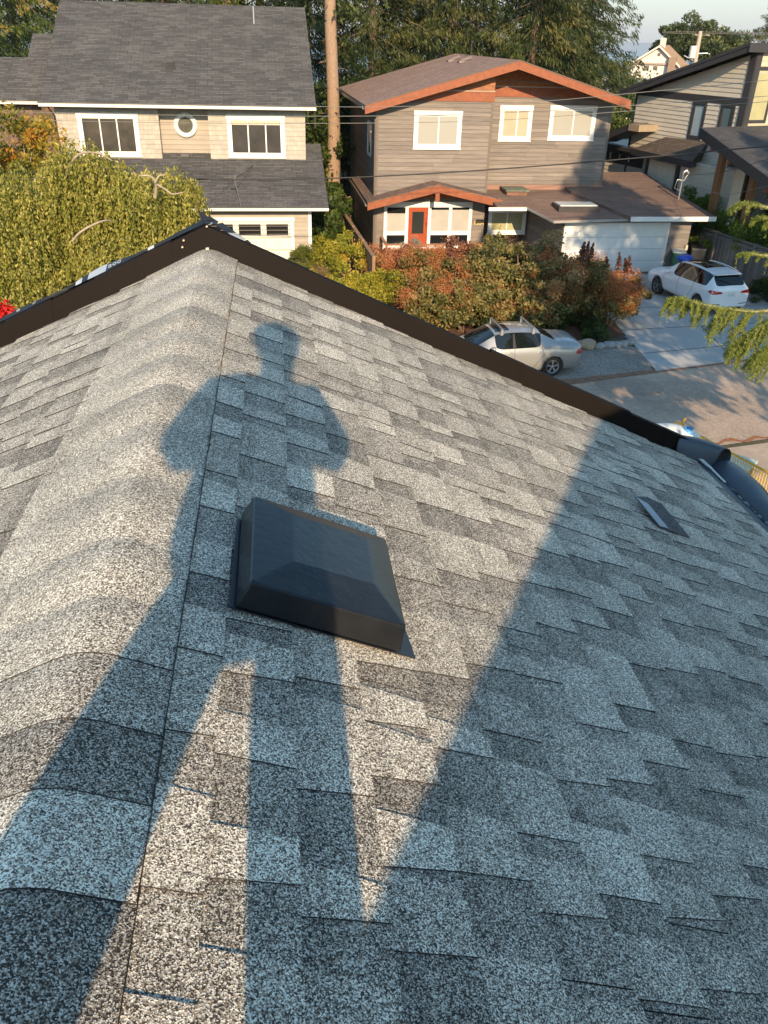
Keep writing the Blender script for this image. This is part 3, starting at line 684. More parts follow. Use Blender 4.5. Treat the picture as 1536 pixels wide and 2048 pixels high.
# ================================================================== house 1: grey-roofed, cream siding, two dormer bays
def house_grey():
    F = Frame((-3.50, 37.0, 0), 81.5)
    H = empty('house', F.o, F.rz, 'cream-sided house with large dark grey roof and round window behind the weeping tree', 'house')
    sh = Mshingle('dark_grey_shingles', (.075, .072, .070), (.135, .128, .124), (.038, .037, .036), .5, .13, .35)
    sid = M('beige_lap_siding', (.385, .33, .265), .7, .08, 3, tone=.06); shk = M('pale_shake_siding', (.42, .38, .32), .75, .08, 5, tone=.10)
    uL = -13.6
    kl = .41; z0 = 2.80; v0 = -.5
    # body walls
    mb = MB(); mb.box(uL, -.0, 0, 12, 0, 2.75); mb.box(F.pv(112, 240, 3.0).x + .3, -.3, 4.3, 12, 2.75, 6.5); mb.build('wall', sid, H)
    mb = MB(); siding(mb, F, -13.4, -.12, .15, 2.62, 0, .17); mb.build('lap_siding', sid, H, fix=False)
    mb = MB(); mb.box(-.13, .012, -.03, .1, 0, 2.74); mb.build('corner_board', white, H)
    mb = MB(); mb.box(uL, 0.0, -.026, .0, 2.62, 2.76); mb.build('frieze_board', M('grey_frieze', (.20, .20, .19), .7), H)
    # garage door
    a = F.pv(581.6, 450); gu1 = a.x; gu0 = gu1 - 4.7; gt = 2.2
    mb = MB(); mb.box(gu1, gu1 + .13, -.06, 0, 0, gt + .02); mb.box(gu0 - .13, gu0, -.06, 0, 0, gt + .02); mb.box(gu0 - .16, gu1 + .16, -.07, 0, gt + .02, gt + .19); mb.build('garage_trim', white, H)
    gd = MB(); zb = [0, .5, 1.02, 1.54, gt]
    for i in range(4): gd.box(gu0, gu1, -.03, .0, zb[i] + .006, zb[i + 1] - .004)
    for i in range(3):
        for k in range(8):
            x = gu0 + (gu1 - gu0) * k / 8; gd.box(x + .04, x + (gu1 - gu0) / 8 - .04, -.038, -.03, zb[i] + .06, zb[i + 1] - .06)
    g = gd.build('garage_door', cream, H)
    for k in range(4):
        x0 = gu0 + (gu1 - gu0) * k / 4 + .12; x1 = gu0 + (gu1 - gu0) * (k + 1) / 4 - .12
        mb = MB(); mb.box(x0, x1, -.036, -.028, 1.64, 2.10); mb.build('door_window', glass, g)
    # lower roof
    er = F.pr(657, 418, v0, z0, kl).x
    vt = 4.32
    mb = MB(); uq = F.pv(112, 240, 3.0).x; mb.prism([(uL - .5, v0, z0), (er, v0, z0), (er, vt, z0 + kl * (vt - v0)), (uq, vt, z0 + kl * (vt - v0)), (uq, v0 + 2, z0 + kl * 2), (uL - .5, v0 + 2, z0 + kl * 2)], (0, 0, .07)); 
    mb.build('lower_roof', sh, H)
    gutter(H, (uL - .5, v0 - .0, z0 - .06), (er, v0 - .0, z0 - .06), cream)
    mb = MB(); mb.bar((er, v0, z0 - .02), (er, vt, z0 + kl * (vt - v0) - .02), .05, .12); mb.build('rake_board', dark, H)
    # bays and recessed wall above
    vb = 3.0
    def P(x, y, v=vb): return F.pv(x, y, v)
    lA, lB = P(112, 240).x, P(323, 300).x; rA, rB = P(421, 290).x, P(611, 300).x
    zb_ = z0 + .07 + kl * (vb - v0); vE = 2.35; zE = 6.42
    def wpx(x0, y0, x1, y1, v): a = P(x0, y0, v); b = P(x1, y1, v); return a.x, b.x, b.z, a.z
    # glazed openings
    wl = (P(168, 270).x - .04, P(270, 270).x + .04, P(200, 303).z - .03, P(200, 236).z + .03)
    wr = (P(464, 270).x - .04, P(561, 270).x + .04, P(500, 306).z - .03, P(500, 240).z + .03)
    for (ua, ub, wn) in ((lA, lB, wl), (rA, rB, wr)):
        mb = MB(); mb.box(ua, ub, vb, 4.4, zb_ - .25, zE + .1); mb.build('bay', shk, H)
        mb = MB(); shakes(mb, ua - .02, ub + .02, zb_ + .02, zE - .12, vb, .19, [(wn[0], wn[1], wn[2], wn[3])]); mb.build('shake_siding', shk, H, fix=False)
        mb = MB(); mb.box(ua - .03, ub + .03, vb - .03, vb, zE - .12, zE + .1); mb.build('frieze_board', M('grey_frieze', (.20, .20, .19), .7), H)
    curt = Mblind('dim_interior', (.035, .028, .02))
    window(H, *wl, vb - .02, .15, (.345, .665), .045, pmat=curt, head=.03)
    window(H, *wr, vb - .02, .15, (.34, .69), .045, pmat=Mblind('dim_room', (.02, .016, .014)), head=.03)
    w2 = MB()
    for a, b in ((.0, .33), (.35, .68), (.70, 1)): w2.box(wr[0] + .06 + (wr[1] - wr[0] - .12) * a, wr[0] + .06 + (wr[1] - wr[0] - .12) * b, vb - .037, vb - .034, wr[3] - .22, wr[3] - .05)
    w2.build('raised_blind', M('raised_cream_blind', (.62, .52, .40), .8), H)
    vr = 3.5; mb = MB(); siding(mb, F, lB, rA, z0 + kl * (vr - v0), zE + .1, vr, .2); siding(mb, F, rB, -.3, z0 + kl * (4.28 - v0), zE + .1, 4.28, .2); mb.build('recessed_siding', sid, H, fix=False)
    c = P(371, 250, 3.42); mb = MB(); prof = [(.32, -.02), (.32, -.09), (.50, -.09), (.50, .4)]
    mb.lathe((c.x, 3.46, c.z), prof, 40, axis='Y'); rw = mb.build('round_window', white, H); rw['label'] = 'round white-framed window'
    mb = MB(); mb.lathe((c.x, 3.42, c.z), [(0, 0), (.33, 0)], 40, axis='Y'); mb.build('pane', Mblind('dim_green_room', (.06, .06, .04)), rw)
    # upper roof
    e0, e1 = F.pv(77, 207, vE).x, F.pv(632, 213, vE).x; ku = .5; vR = 10.0; zR = zE + .08 + ku * (vR - vE)
    mb = MB(); mb.prism([(e0, vE, zE + .02), (e1, vE, zE + .02), (e1, vR, zR - .06), (e0, vR, zR - .06)], (0, 0, .08)); mb.prism([(e0, vR, zR - .06), (e1, vR, zR - .06), (e1, vR + 7.6, zE + .02), (e0, vR + 7.6, zE + .02)], (0, 0, .08)); mb.build('roof', sh, H)
    for e in (e0 + .45, e1 - .5):
        mb = MB(); mb.prism([(e, vE + .6, zE - .2), (e, vR * 2 - vE - .6, zE - .2), (e, vR, zR - .1)], (.08, 0, 0)); mb.build('gable_end', sid, H)
    gutter(H, (e0, vE, zE - .05), (e1, vE, zE - .05), cream)
    mb = MB()
    for e in (e0, e1 - .04): mb.bar((e + .02, vE, zE + .0), (e + .02, vR, zR - .09), .05, .14)
    islands(mb, 'barge_board', dark, H)
    mb = MB(); mb.tube([(e1 - .35, vE - .08, zE - .05), (e1 - .35, vE - .08, zE - .3)], .035); mb.tube([(e1 - .05, vE + .02, zE - .05), (e1 - .05, vE + .02, zE - .75)], .03); mb.build('downpipe', dark, H)
    mb = MB(); mb.tube([(lA - .15, vE - .05, zE), (lA - .02, vb - .05, zE - .45), (lA + .0, vb - .04, zb_)], .035); mb.build('drain_pipe', dark, H)
    def onroof(x, y): return F.pr(x, y, vE, zE + .1, ku)
    p = onroof(342, 134); mb = MB(); mb.box(p.x - .14, p.x + .14, p.y - .1, p.y + .15, p.z - .02, p.z + .17); mb.box(p.x - .2, p.x + .2, p.y - .2, p.y + .25, p.z - .1, p.z + .0); mb.build('box_vent', black, H)
    p = onroof(508, 48); mb = MB(); mb.tube([p, p + Vector((0, 0, .72))], .045); mb.build('vent_pipe', steel, H)
    p = F.pr(370, 313, v0, z0 + .07, kl); mb = MB(); mb.box(p.x - .17, p.x + .17, p.y - .12, p.y + .14, p.z, p.z + .11); mb.build('low_vent', M('grey_vent', (.12, .11, .10), .6), H)
    # service mast with insulator
    b = F.pr(481.6, 411, v0, z0 + .07, kl); t = F.pv(469, 360, b.y - .1); mb = MB(); mb.tube([b, t], .022, 8); mb.tube([t, t + Vector((-.22, -.05, .02))], .035, 8); mb.tube([t, t + Vector((.07, 0, .18))], .02, 8); mb.build('service_mast', steel, H)
    e = F.pr(506, 330, v0, z0 + .12, kl); mb = MB(); mb.tube([t + Vector((.07, 0, .1)), (t + e) / 2 + Vector((0, 0, -.05)), e], .012, 6); mb.build('service_cable', black, H)
    # lower wing at the left
    wy = 4.6; a = F.pv(0, 198, wy); b = F.pv(76, 205, wy); mb = MB(); ux = b.x + .5
    z2 = b.z; c = F.pr(40, 118, wy, z2, .55); d2 = F.pr(66, 70, wy, z2, .55)
    mb.prism([(ux - 9, wy, z2), (ux, wy, z2), (ux, c.y, c.z), (ux - 9, c.y, c.z)], (0, 0, .07)); 
    lx = F.pr(60, 100, wy, z2, .55).x
    mb.prism([(lx, c.y, c.z), (ux, c.y, c.z), (ux, d2.y, d2.z), (lx, d2.y, d2.z)], (0, 0, .07)); mb.build('wing_roof', sh, H)
    gutter(H, (ux - 9, wy, z2 - .07), (ux - .5, wy, z2 - .07), cream)
    br = M('brown_shake_wall', (.16, .105, .075), .85, .4, 8, tone=.3); mb = MB(); mb.box(ux - 9, ux + .8, wy + .55, wy + 3, 0, z2 + .1); shakes(mb, ux - 9, lA + .1, 1.0, z2 - .02, wy + .54, .13); mb.build('wing_wall', br, H, fix=False)
    # gooseneck wire shadow caster and lamp omitted on purpose: nothing there in the photo
    return F, H
F1, H1 = house_grey()
# ================================================================== house 2: brown lap siding, red cedar fascias
def house_brown():
    F = Frame((-.83, 40.8, 0), 81.5)
    H = empty('house', F.o, F.rz, 'brown two-storey house with red cedar fascias, red door and attached garage', 'house')
    sid = M('weathered_brown_siding', (.212, .176, .150), .75, .2, 1.6, tone=.18, streak=(.8, 1, 9)); sidd = M('grey_brown_siding', (.19, .165, .145), .75, .2, 2, tone=.15, streak=(.8, 1, 9))
    rf = Mshingle('red_brown_shingles', (.31, .205, .16), (.40, .27, .215), (.18, .12, .095), .32, .14, .25)
    rf2 = Mshingle('mossy_brown_shingles', (.19, .125, .10), (.26, .175, .135), (.11, .075, .06), .9, .14, .4)
    wt = white; V2 = 1.0
    uS = F.pv(988, 200).x; uR = F.pv(1217, 270, V2).x
    vF = -.75; tipL = F.pv(730, 210, vF); apx = F.pv(1039, 120, vF); tipR = F.pv(1262, 201, vF)
    kL = (apx.z - tipL.z) / (apx.x - tipL.x); kR = (apx.z - tipR.z) / (tipR.x - apx.x); fh = .36
    def top(u): return (apx.z - kL * (apx.x - u) if u < apx.x else apx.z - kR * (u - apx.x)) - .30
    # walls
    mb = MB(); VB = 11.6
    def gable(u0, u1, v0, v1, z0):
        pts = [(u0, v0, z0), (u1, v0, z0), (u1, v0, top(u1))] + ([(apx.x, v0, top(apx.x))] if u0 < apx.x < u1 else []) + [(u0, v0, top(u0))]
        mb.prism(pts, (0, v1 - v0, 0))
    gable(0, uS, 0.0, VB, 0); gable(uS, uR, V2, VB, 0); mb.build('wall', sid, H)
    bandz = F.pv(890, 202).z; bz2 = F.pv(1100, 195, V2).z
    def wn(x0, y0, x1, y1, v): a = F.pv(x0, y0, v); b = F.pv(x1, y1, v); return a.x, b.x, b.z, a.z
    WA = wn(835, 230, 914, 291, 0); WB = wn(1007, 219, 1054, 275, V2); WC = wn(1107, 219, 1180, 274, V2)
    hz = [(q[0], q[1], q[2], q[3]) for q in (WA,)]
    mb = MB(); siding(mb, F, .1, uS - .1, .1, bandz, 0, .178, [WA] , lambda u: top(u)); siding(mb, F, uS + .02, uR - .1, .1, bz2, V2, .178, [WB, WC], lambda u: top(u)); mb.build('lap_siding', sid, H, fix=False)
    mb = MB(); mb.box(-.015, .1, -.035, .1, 0, top(.05)); mb.box(uS - .1, uS + .012, -.035, .08, 2.4, bandz); mb.box(uR - .1, uR + .012, V2 - .035, V2 + .1, 0, top(uR)); mb.box(uS + .0, uS + .1, V2 - .03, V2, 2.6, bz2); islands(mb, 'corner_board', M('brown_corner_board', (.17, .135, .11), .7), H)
    # cedar bands and gable infill
    mb = MB()
    def bandseg(u0, u1, z, v):
        mb.box(u0, u1, v - .05, v, z, z + .40)
    bl0 = apx.x - (apx.z - .30 - bandz) / kL
    mb.prism([(bl0 + .0, -.05, bandz), (uS + .02, -.05, bandz), (uS + .02, -.05, bandz + .40), (bl0 + .40 / kL, -.05, bandz + .40)], (0, .05, 0))
    br1 = apx.x + (apx.z - .30 - bz2) / kR
    mb.prism([(uS + .0, V2 - .05, bz2), (min(uR, br1), V2 - .05, bz2), (min(uR, br1 - .40 / kR), V2 - .05, bz2 + .40), (uS, V2 - .05, bz2 + .40)], (0, .05, 0)); mb.build('cedar_band', red_wood, H)
    cs = M('orange_cedar_shakes', (.36, .125, .035), .6, .35, 7, tone=.25); mb = MB()
    siding(mb, F, 0, uS, bandz + .46, apx.z, -.0, .2, (), lambda u: top(u)); siding(mb, F, uS, uR, bz2 + .46, apx.z, V2, .2, (), lambda u: top(u)); mb.build('gable_shakes', cs, H, fix=False)
    mb = MB(); mb.box(bl0 + 1.0, uS, -.08, 0, bandz + .40, bandz + .45); mb.box(uS, br1 - 1.2, V2 - .08, V2, bz2 + .40, bz2 + .45); mb.build('drip_moulding', M('pale_moulding', (.45, .33, .24), .6), H)
    window(H, WA[0], WA[1], WA[2], WA[3], -.0, .15, (.52,), .05, pmat=blind_w, head=.02); window(H, *WB, V2, .15, (.55,), .05, pmat=Mblind('cream_blind', (.46, .40, .28)), head=.02); window(H, *WC, V2, .15, (.52,), .05, pmat=blind_w, head=.02)
    # roof with fascias
    th = .14
    mb = MB()
    for (ua, za, ub, zb) in ((tipL.x, tipL.z, apx.x, apx.z), (tipR.x, tipR.z, apx.x, apx.z)):
        mb.prism([(ua, vF, za - th), (ub, vF, zb - th), (ub, vF, zb), (ua, vF, za)], (0, VB + 1.2 - vF, 0), 0)
    mb.build('roof', rf, H)
    for (ua, za, ub, zb) in ((tipL.x, tipL.z, apx.x, apx.z), (tipR.x, tipR.z, apx.x, apx.z)):
        mb = MB(); mb.prism([(ua, vF - .05, za - fh), (ub, vF - .05, zb - fh), (ub, vF - .05, zb - .03), (ua, vF - .05, za - .03)], (0, .049, 0)); mb.build('fascia', red_wood, H)
        mb = MB(); mb.prism([(ua, vF - .07, za - .03), (ub, vF - .07, zb - .03), (ub, vF - .07, zb + .012), (ua, vF - .07, za + .012)], (0, .10, 0)); mb.build('drip_edge', M('brown_drip_edge', (.16, .10, .075), .5), H)
    gutter(H, (tipL.x - .0, VB + 1, tipL.z - .16), (tipL.x - .0, vF, tipL.z - .16), steel)
    def rfp(x, y): 
        n = Vector((-kL, 0, 1)); wn_ = F.U * n.x + F.Z * n.z
        return F.loc(onp(x, y, F.w(tipL.x, 0, tipL.z), wn_))
    for (x, y) in ((902, 122), (924, 124)):
        p = rfp(x, y); mb = MB(); mb.tube([p + Vector((0, 0, .05)), p + Vector((.4, -.3, .22))], .09, 10); mb.box(p.x - .2, p.x + .2, p.y - .2, p.y + .2, p.z - .03, p.z + .04); mb.build('roof_stub', M('dull_vent', (.25, .2, .18), .5), H)
    p = rfp(942, 112); mb = MB(); mb.tube([p, p + Vector((0, 0, .7))], .03); mb.build('vent_pipe', dark, H)
    # side window on the dark left wall
    a = F.pu(703, 205, 0); b = F.pu(711, 262, 0); mb = MB()
    v0s, v1s, z0s, z1s = 1.6, 3.0, 4.2, 5.6
    mb.box(-.05, -.0, v0s, v1s, z0s, z0s + .12); mb.box(-.05, 0, v0s, v1s, z1s, z1s + .12); mb.box(-.05, 0, v0s, v0s + .12, z0s, z1s); mb.box(-.05, 0, v1s - .12, v1s, z0s, z1s); sw = mb.build('side_window', white, H)
    mb = MB(); mb.box(-.02, -.003, v0s + .1, v1s - .1, z0s + .1, z1s); mb.build('pane', glass, sw)
    mb = MB(); z = .3
    while z < 6.2: mb.hexa([(-.02, 0, z), (0, 0, z), (0, VB, z), (-.02, VB, z), (-.004, 0, z + .17), (0, 0, z + .17), (0, VB, z + .17), (-.004, VB, z + .17)], 0, rng.random()); z += .178
    mb.build('side_siding', sid, H, fix=False)
    mb = MB(); mb.tube([(-.05, -.05, 6.0), (-.05, -.05, .2)], .04, 8); mb.build('downpipe', M('brown_pipe', (.15, .12, .10), .5), H)
    # porch roof with cedar fascia, running back as a skirt along the left wall
    vP = -1.25; pL = F.pv(735, 405, vP); pA = F.pv(876, 369, vP); pR = F.pv(1005, 400, vP); pk = .20
    mb = MB(); tb = .42
    mb.prism([(pL.x, vP, pL.z - .1), (pA.x, vP, pA.z - .1), (pA.x, vP, pA.z), (pL.x, vP, pL.z)], (0, -vP, 0)); mb.prism([(pA.x, vP, pA.z - .1), (pR.x, vP, pR.z - .1), (pR.x, vP, pR.z), (pA.x, vP, pA.z)], (0, -vP, 0))
    mb.prism([(pL.x, vP, pL.z - .1), (pL.x, vP, pL.z), (0.0, vP, pL.z + .12), (0.0, vP, pL.z + .02)], (0, 7.5, 0)); mb.build('porch_roof', rf2, H)
    for (A, Bq) in ((pL, pA), (pA, pR)):
        mb = MB(); mb.prism([(A.x, vP - .05, A.z - .34), (Bq.x, vP - .05, Bq.z - .34), (Bq.x, vP - .05, Bq.z - .03), (A.x, vP - .05, A.z - .03)], (0, .049, 0)); mb.build('porch_fascia', red_wood, H)
    gutter(H, (pL.x, 6.2, pL.z - .16), (pL.x, vP, pL.z - .16), M('tan_gutter', (.36, .30, .24), .5))
    mb = MB(); mb.prism([(pL.x + 1.5, -.04, pL.z - .02), (pR.x - 1.2, -.04, pL.z - .02), (pA.x, -.04, pA.z - .2)], (0, .04, 0)); mb.build('porch_gable_infill', cs, H)
    mb = MB(); mb.box(pA.x - .09, pA.x + .09, vP + .02, 0, pA.z - .62, pA.z - .15); mb.box(pA.x - .10, pA.x + .10, vP - .06, vP + .05, pA.z - .72, pA.z - .36); mb.build('king_post', red_wood, H)
    # entry window group and door
    v = -.03
    def rect(x0, y0, x1, y1, vv=v): a = F.pv(x0, y0, vv); b = F.pv(x1, y1, vv); return a.x, b.x, b.z, a.z
    g = rect(770, 412, 937, 487)
    zt = F.pv(850, 409, v).z; zb = F.pv(850, 493, v).z
    gx = [F.pv(x, 450, v).x for x in (767, 811, 856, 898, 942)]
    mb = MB(); mb.box(gx[0], gx[4], -.09, -.02, zt - .12, zt + .12)
    W = gx[4] - gx[0]
    for x in (gx[0], gx[1] - .03, gx[2] - .03, gx[3] - .05, gx[4] - .15): mb.box(x, x + .15, -.09, -.02, zb, zt - .12)
    mb.box(gx[0] - .04, gx[4] + .04, -.12, -.02, zb - .12, zb); mb.box(gx[0], gx[1], -.08, -.02, zb, zb + .14); mb.box(gx[2], gx[4], -.08, -.02, zb, zb + .14)
    zm = F.pv(790, 466, v).z; mb.box(gx[0], gx[1], -.085, -.02, zm - .09, zm + .09); mb.box(gx[2], gx[4], -.085, -.02, zm - .09, zm + .09); gw = mb.build('entry_window', white, H); gw['label'] = 'white framed glazing either side of the red door'
    for (a, b) in ((gx[0] + .1, gx[1] - .02), (gx[2] + .1, gx[3] - .02), (gx[3] + .08, gx[4] - .12)):
        mb = MB(); mb.box(a, b, -.045, -.03, zb + .1, zt - .1); mb.build('pane', glass, gw)
        mb = MB(); mb.box(a, b, -.052, -.046, zm + .08, zt - (.40 if a < gx[1] else .24)); mb.build('blind', Mblind('pleated_blind', (.46, .43, .38)), gw)
    dr = (gx[1] + .12, gx[2] - .04); mb = MB(); mb.box(dr[0], dr[1], -.07, -.02, zb - .02, zt - .12); dm = M('red_front_door', (.36, .065, .02), .4, .12, 4); dd = mb.build('front_door', dm, H, bevel=.01)
    w_ = dr[1] - dr[0]; mb = MB(); mb.box(dr[0] + .2 * w_, dr[1] - .2 * w_, -.078, -.068, zb + .62, zt - .32); mb.build('door_pane', Mglass('dark_door_glass', (.03, .035, .035), .15), dd)
    mb = MB(); mb.tube([(dr[1] - .07, -.11, zb + .95), (dr[1] - .07, -.11, zb + 1.15)], .016, 8); mb.build('handle', black, dd)
    # house number
    p = F.pv(957, 446, -.03)
    o = text_mesh('1304', .26, 'house_number', M('brass_number', (.85, .60, .22), .5, .1), H, Matrix(((1, 0, 0, p.x), (0, 0, -1, -.06), (0, 1, 0, p.z), (0, 0, 0, 1))), .012)
    # right window of the entry wall
    WR = rect(983, 424, 1044, 462, 0); window(H, WR[0], WR[1], WR[2], WR[3], 0, .13, (.5,), .05, pmat=blind_y, label='window with cream blind beside the house number')
    # garage block: low roof, left side wall, front, door
    gv = -3.72; gL = F.pv(1128, 455, gv).x; gR = F.pv(1382, 452, gv).x; u2 = F.pv(1055, 450, 0).x
    kz = .085; vE = gv - .55; zE = F.pv(1257, 439, vE).z + .0
    def zr(v): return zE + kz * (v - vE)
    mb = MB(); mb.prism([(gL, gv, 0), (gR, gv, 0), (gR, 5, 0), (u2, 5, 0), (u2, 0, 0)], (0, 0, zE - .1)); mb.build('garage_wall', sidd, H)
    mb = MB(); siding(mb, F, gL, gR, .1, zE - .05, gv, .2, [(F.pv(1131, 455, gv).x, F.pv(1338, 450, gv).x, 0, 2.3)]); mb.build('garage_siding', sidd, H, fix=False)
    mb = MB(); a = Vector((u2 + .0, 0, 0)); b = Vector((gL, gv, 0)); dn = (b - a).normalized(); nn = Vector((dn.y, -dn.x, 0)); nn = nn if nn.x < 0 else -nn; z = .1
    while z < zE - .1:
        o1 = nn * .02; o2 = nn * .005
        mb.hexa([a + o1 + Vector((0, 0, z)), b + o1 + Vector((0, 0, z)), b + Vector((0, 0, z)), a + Vector((0, 0, z)), a + o2 + Vector((0, 0, z + .195)), b + o2 + Vector((0, 0, z + .195)), b + Vector((0, 0, z + .195)), a + Vector((0, 0, z + .195))], 0, rng.random()); z += .2
    mb.build('garage_side_siding', sidd, H, fix=False)
    G0 = F.pv(1133, 460, gv); G1 = F.pv(1335, 450, gv); gt = G1.z
    mb = MB(); zz = [0, gt * .25, gt * .5, gt * .75, gt]
    for i in range(4):
        mb.box(G0.x, G1.x, gv - .03, gv, zz[i] + .008, zz[i + 1] - .006)
        for k in range(8):
            x = G0.x + (G1.x - G0.x) * k / 8; mb.box(x + .06, x + (G1.x - G0.x) / 8 - .06, gv - .04, gv - .03, zz[i] + .08, zz[i + 1] - .08)
    mb.build('garage_door', whiter, H)
    mb = MB(); mb.box(G0.x - .12, G0.x, gv - .05, gv, 0, gt + .11); mb.box(G1.x, G1.x + .12, gv - .05, gv, 0, gt + .11); mb.box(G0.x, G1.x, gv - .05, gv, gt, gt + .11); mb.build('garage_trim', whiter, H)
    # roof planes
    def rz(x, y, dz=0): 
        n = Vector((0, -kz, 1)); return F.loc(onp(x, y, F.w(0, vE, zE + dz), F.U * n.x + F.V * n.y + F.Z * n.z))
    s1 = rz(1257, 437); s0 = rz(1141, 388); l1 = rz(1108, 441); l0 = rz(1053, 413)
    bk = 4.0
    mb = MB(); mb.prism([(l1.x, l1.y, l1.z - .12), (s1.x, s1.y, s1.z - .12), (s0.x, s0.y, s0.z - .12), (s0.x - .3, bk, zr(bk) - .12), (F.pv(977, 410, 0).x, bk, zr(bk) - .12), (F.pv(977, 410, -.6).x, l0.y, l0.z - .12), (l0.x, l0.y, l0.z - .12)], (0, 0, .12)); mb.build('garage_roof', rf2, H)
    r1 = rz(1403, 433, .12); r0 = rz(1225, 380, .12); s1b = rz(1259, 438, .14); s0b = rz(1141, 387, .14)
    mb = MB(); mb.prism([(s1.x + .0, vE - .12, zE - .0), (gR + .75, vE - .12, zE), (gR + .75, bk, zr(bk) + .03), (s0.x - .1, bk, zr(bk) + .03), (s0.x, s0.y, s0.z + .0)], (0, 0, .13)); mb.build('garage_roof_right', rf2, H)
    mb = MB(); mb.box(s1.x - .02, gR + .77, vE - .16, vE - .121, zE - .06, zE + .14); mb.build('eave_fascia', whiter, H)
    mb = MB(); mb.bar((l1.x, l1.y - .02, l1.z - .06), (s1.x, s1.y - .02, s1.z - .06), .05, .10); mb.bar((l0.x, l0.y - .02, l0.z - .06), (l1.x, l1.y - .02, l1.z - .06), .05, .10); mb.build('eave_trim', M('grey_trim', (.33, .31, .28), .6), H)
    mb = MB(); q = F.pv(977, 414, l0.y); mb.box(q.x, l0.x, l0.y - .10, l0.y - .02, l0.z - .18, l0.z - .03); mb.build('eave_gutter', white, H)
    # skylight, box chimney
    sk = [rz(x, y, .2) for x, y in ((1113, 405), (1141, 419), (1190, 412), (1160, 400))]
    c = sum(sk, Vector()) / 4; hw = .95; hd = .55
    mb = MB(); mb.box(c.x - hw, c.x + hw, c.y - hd, c.y + hd, c.z - .3, c.z + .0); s_ = mb.build('skylight', dark, H)
    mb = MB(); mb.box(c.x - hw + .08, c.x + hw - .08, c.y - hd + .08, c.y + hd - .08, c.z + .0, c.z + .05); mb.build('skylight_dome', M('milky_skylight', (.62, .64, .62), .15, .04), s_)
    a = F.pv(1013, 398, -.2); b = F.pv(1055, 383, -.2); mb = MB(); mb.box(a.x, b.x, -.2, .9, a.z - .25, b.z + .0); ch = mb.build('flue_box', M('rusty_flue', (.24, .12, .08), .7, .3), H)
    mb = MB(); mb.box(a.x - .08, b.x + .06, -.3, .95, b.z + .0, b.z + .08); mb.build('flue_cap', M('mossy_cap', (.16, .17, .12), .8, .3), ch)
    mb = MB(); z3 = F.pv(1100, 372, V2).z; mb.box(uS + .1, uR + .1, V2 - .06, V2 - .021, z3 - .25, z3 + .05); mb.build('wall_flashing', M('red_flashing', (.30, .16, .11), .6), H)
    # deck rail in front of the entry
    rl = M('deck_rail_wood', (.35, .17, .075), .6, .25, 6)
    vr = -1.9; A = F.pv(770, 487, vr); Bq = F.pv(1000, 489, vr); mb = MB(); zt_ = (A.z + Bq.z) / 2
    mb.box(A.x, Bq.x, vr - .07, vr + .07, zt_ - .05, zt_); mb.box(A.x, A.x + .14, vr, -.1, zt_ - .05, zt_ - .001); mb.box(A.x, Bq.x, vr - .03, vr + .03, zt_ - .28, zt_ - .2)
    for i in range(5): x = A.x + .02 + (Bq.x - A.x - .14) * i / 4; mb.box(x, x + .1, vr - .05, vr + .05, .0, zt_ - .05)
    mb.build('deck_rail', rl, H); mb = MB(); mb.box(A.x, Bq.x + 1, vr - .05, -.02, 0, zb - .15); mb.build('deck', M('deck_boards', (.28, .22, .17), .8, .2, 4), H)
    return F, H
F2, H2 = house_brown()
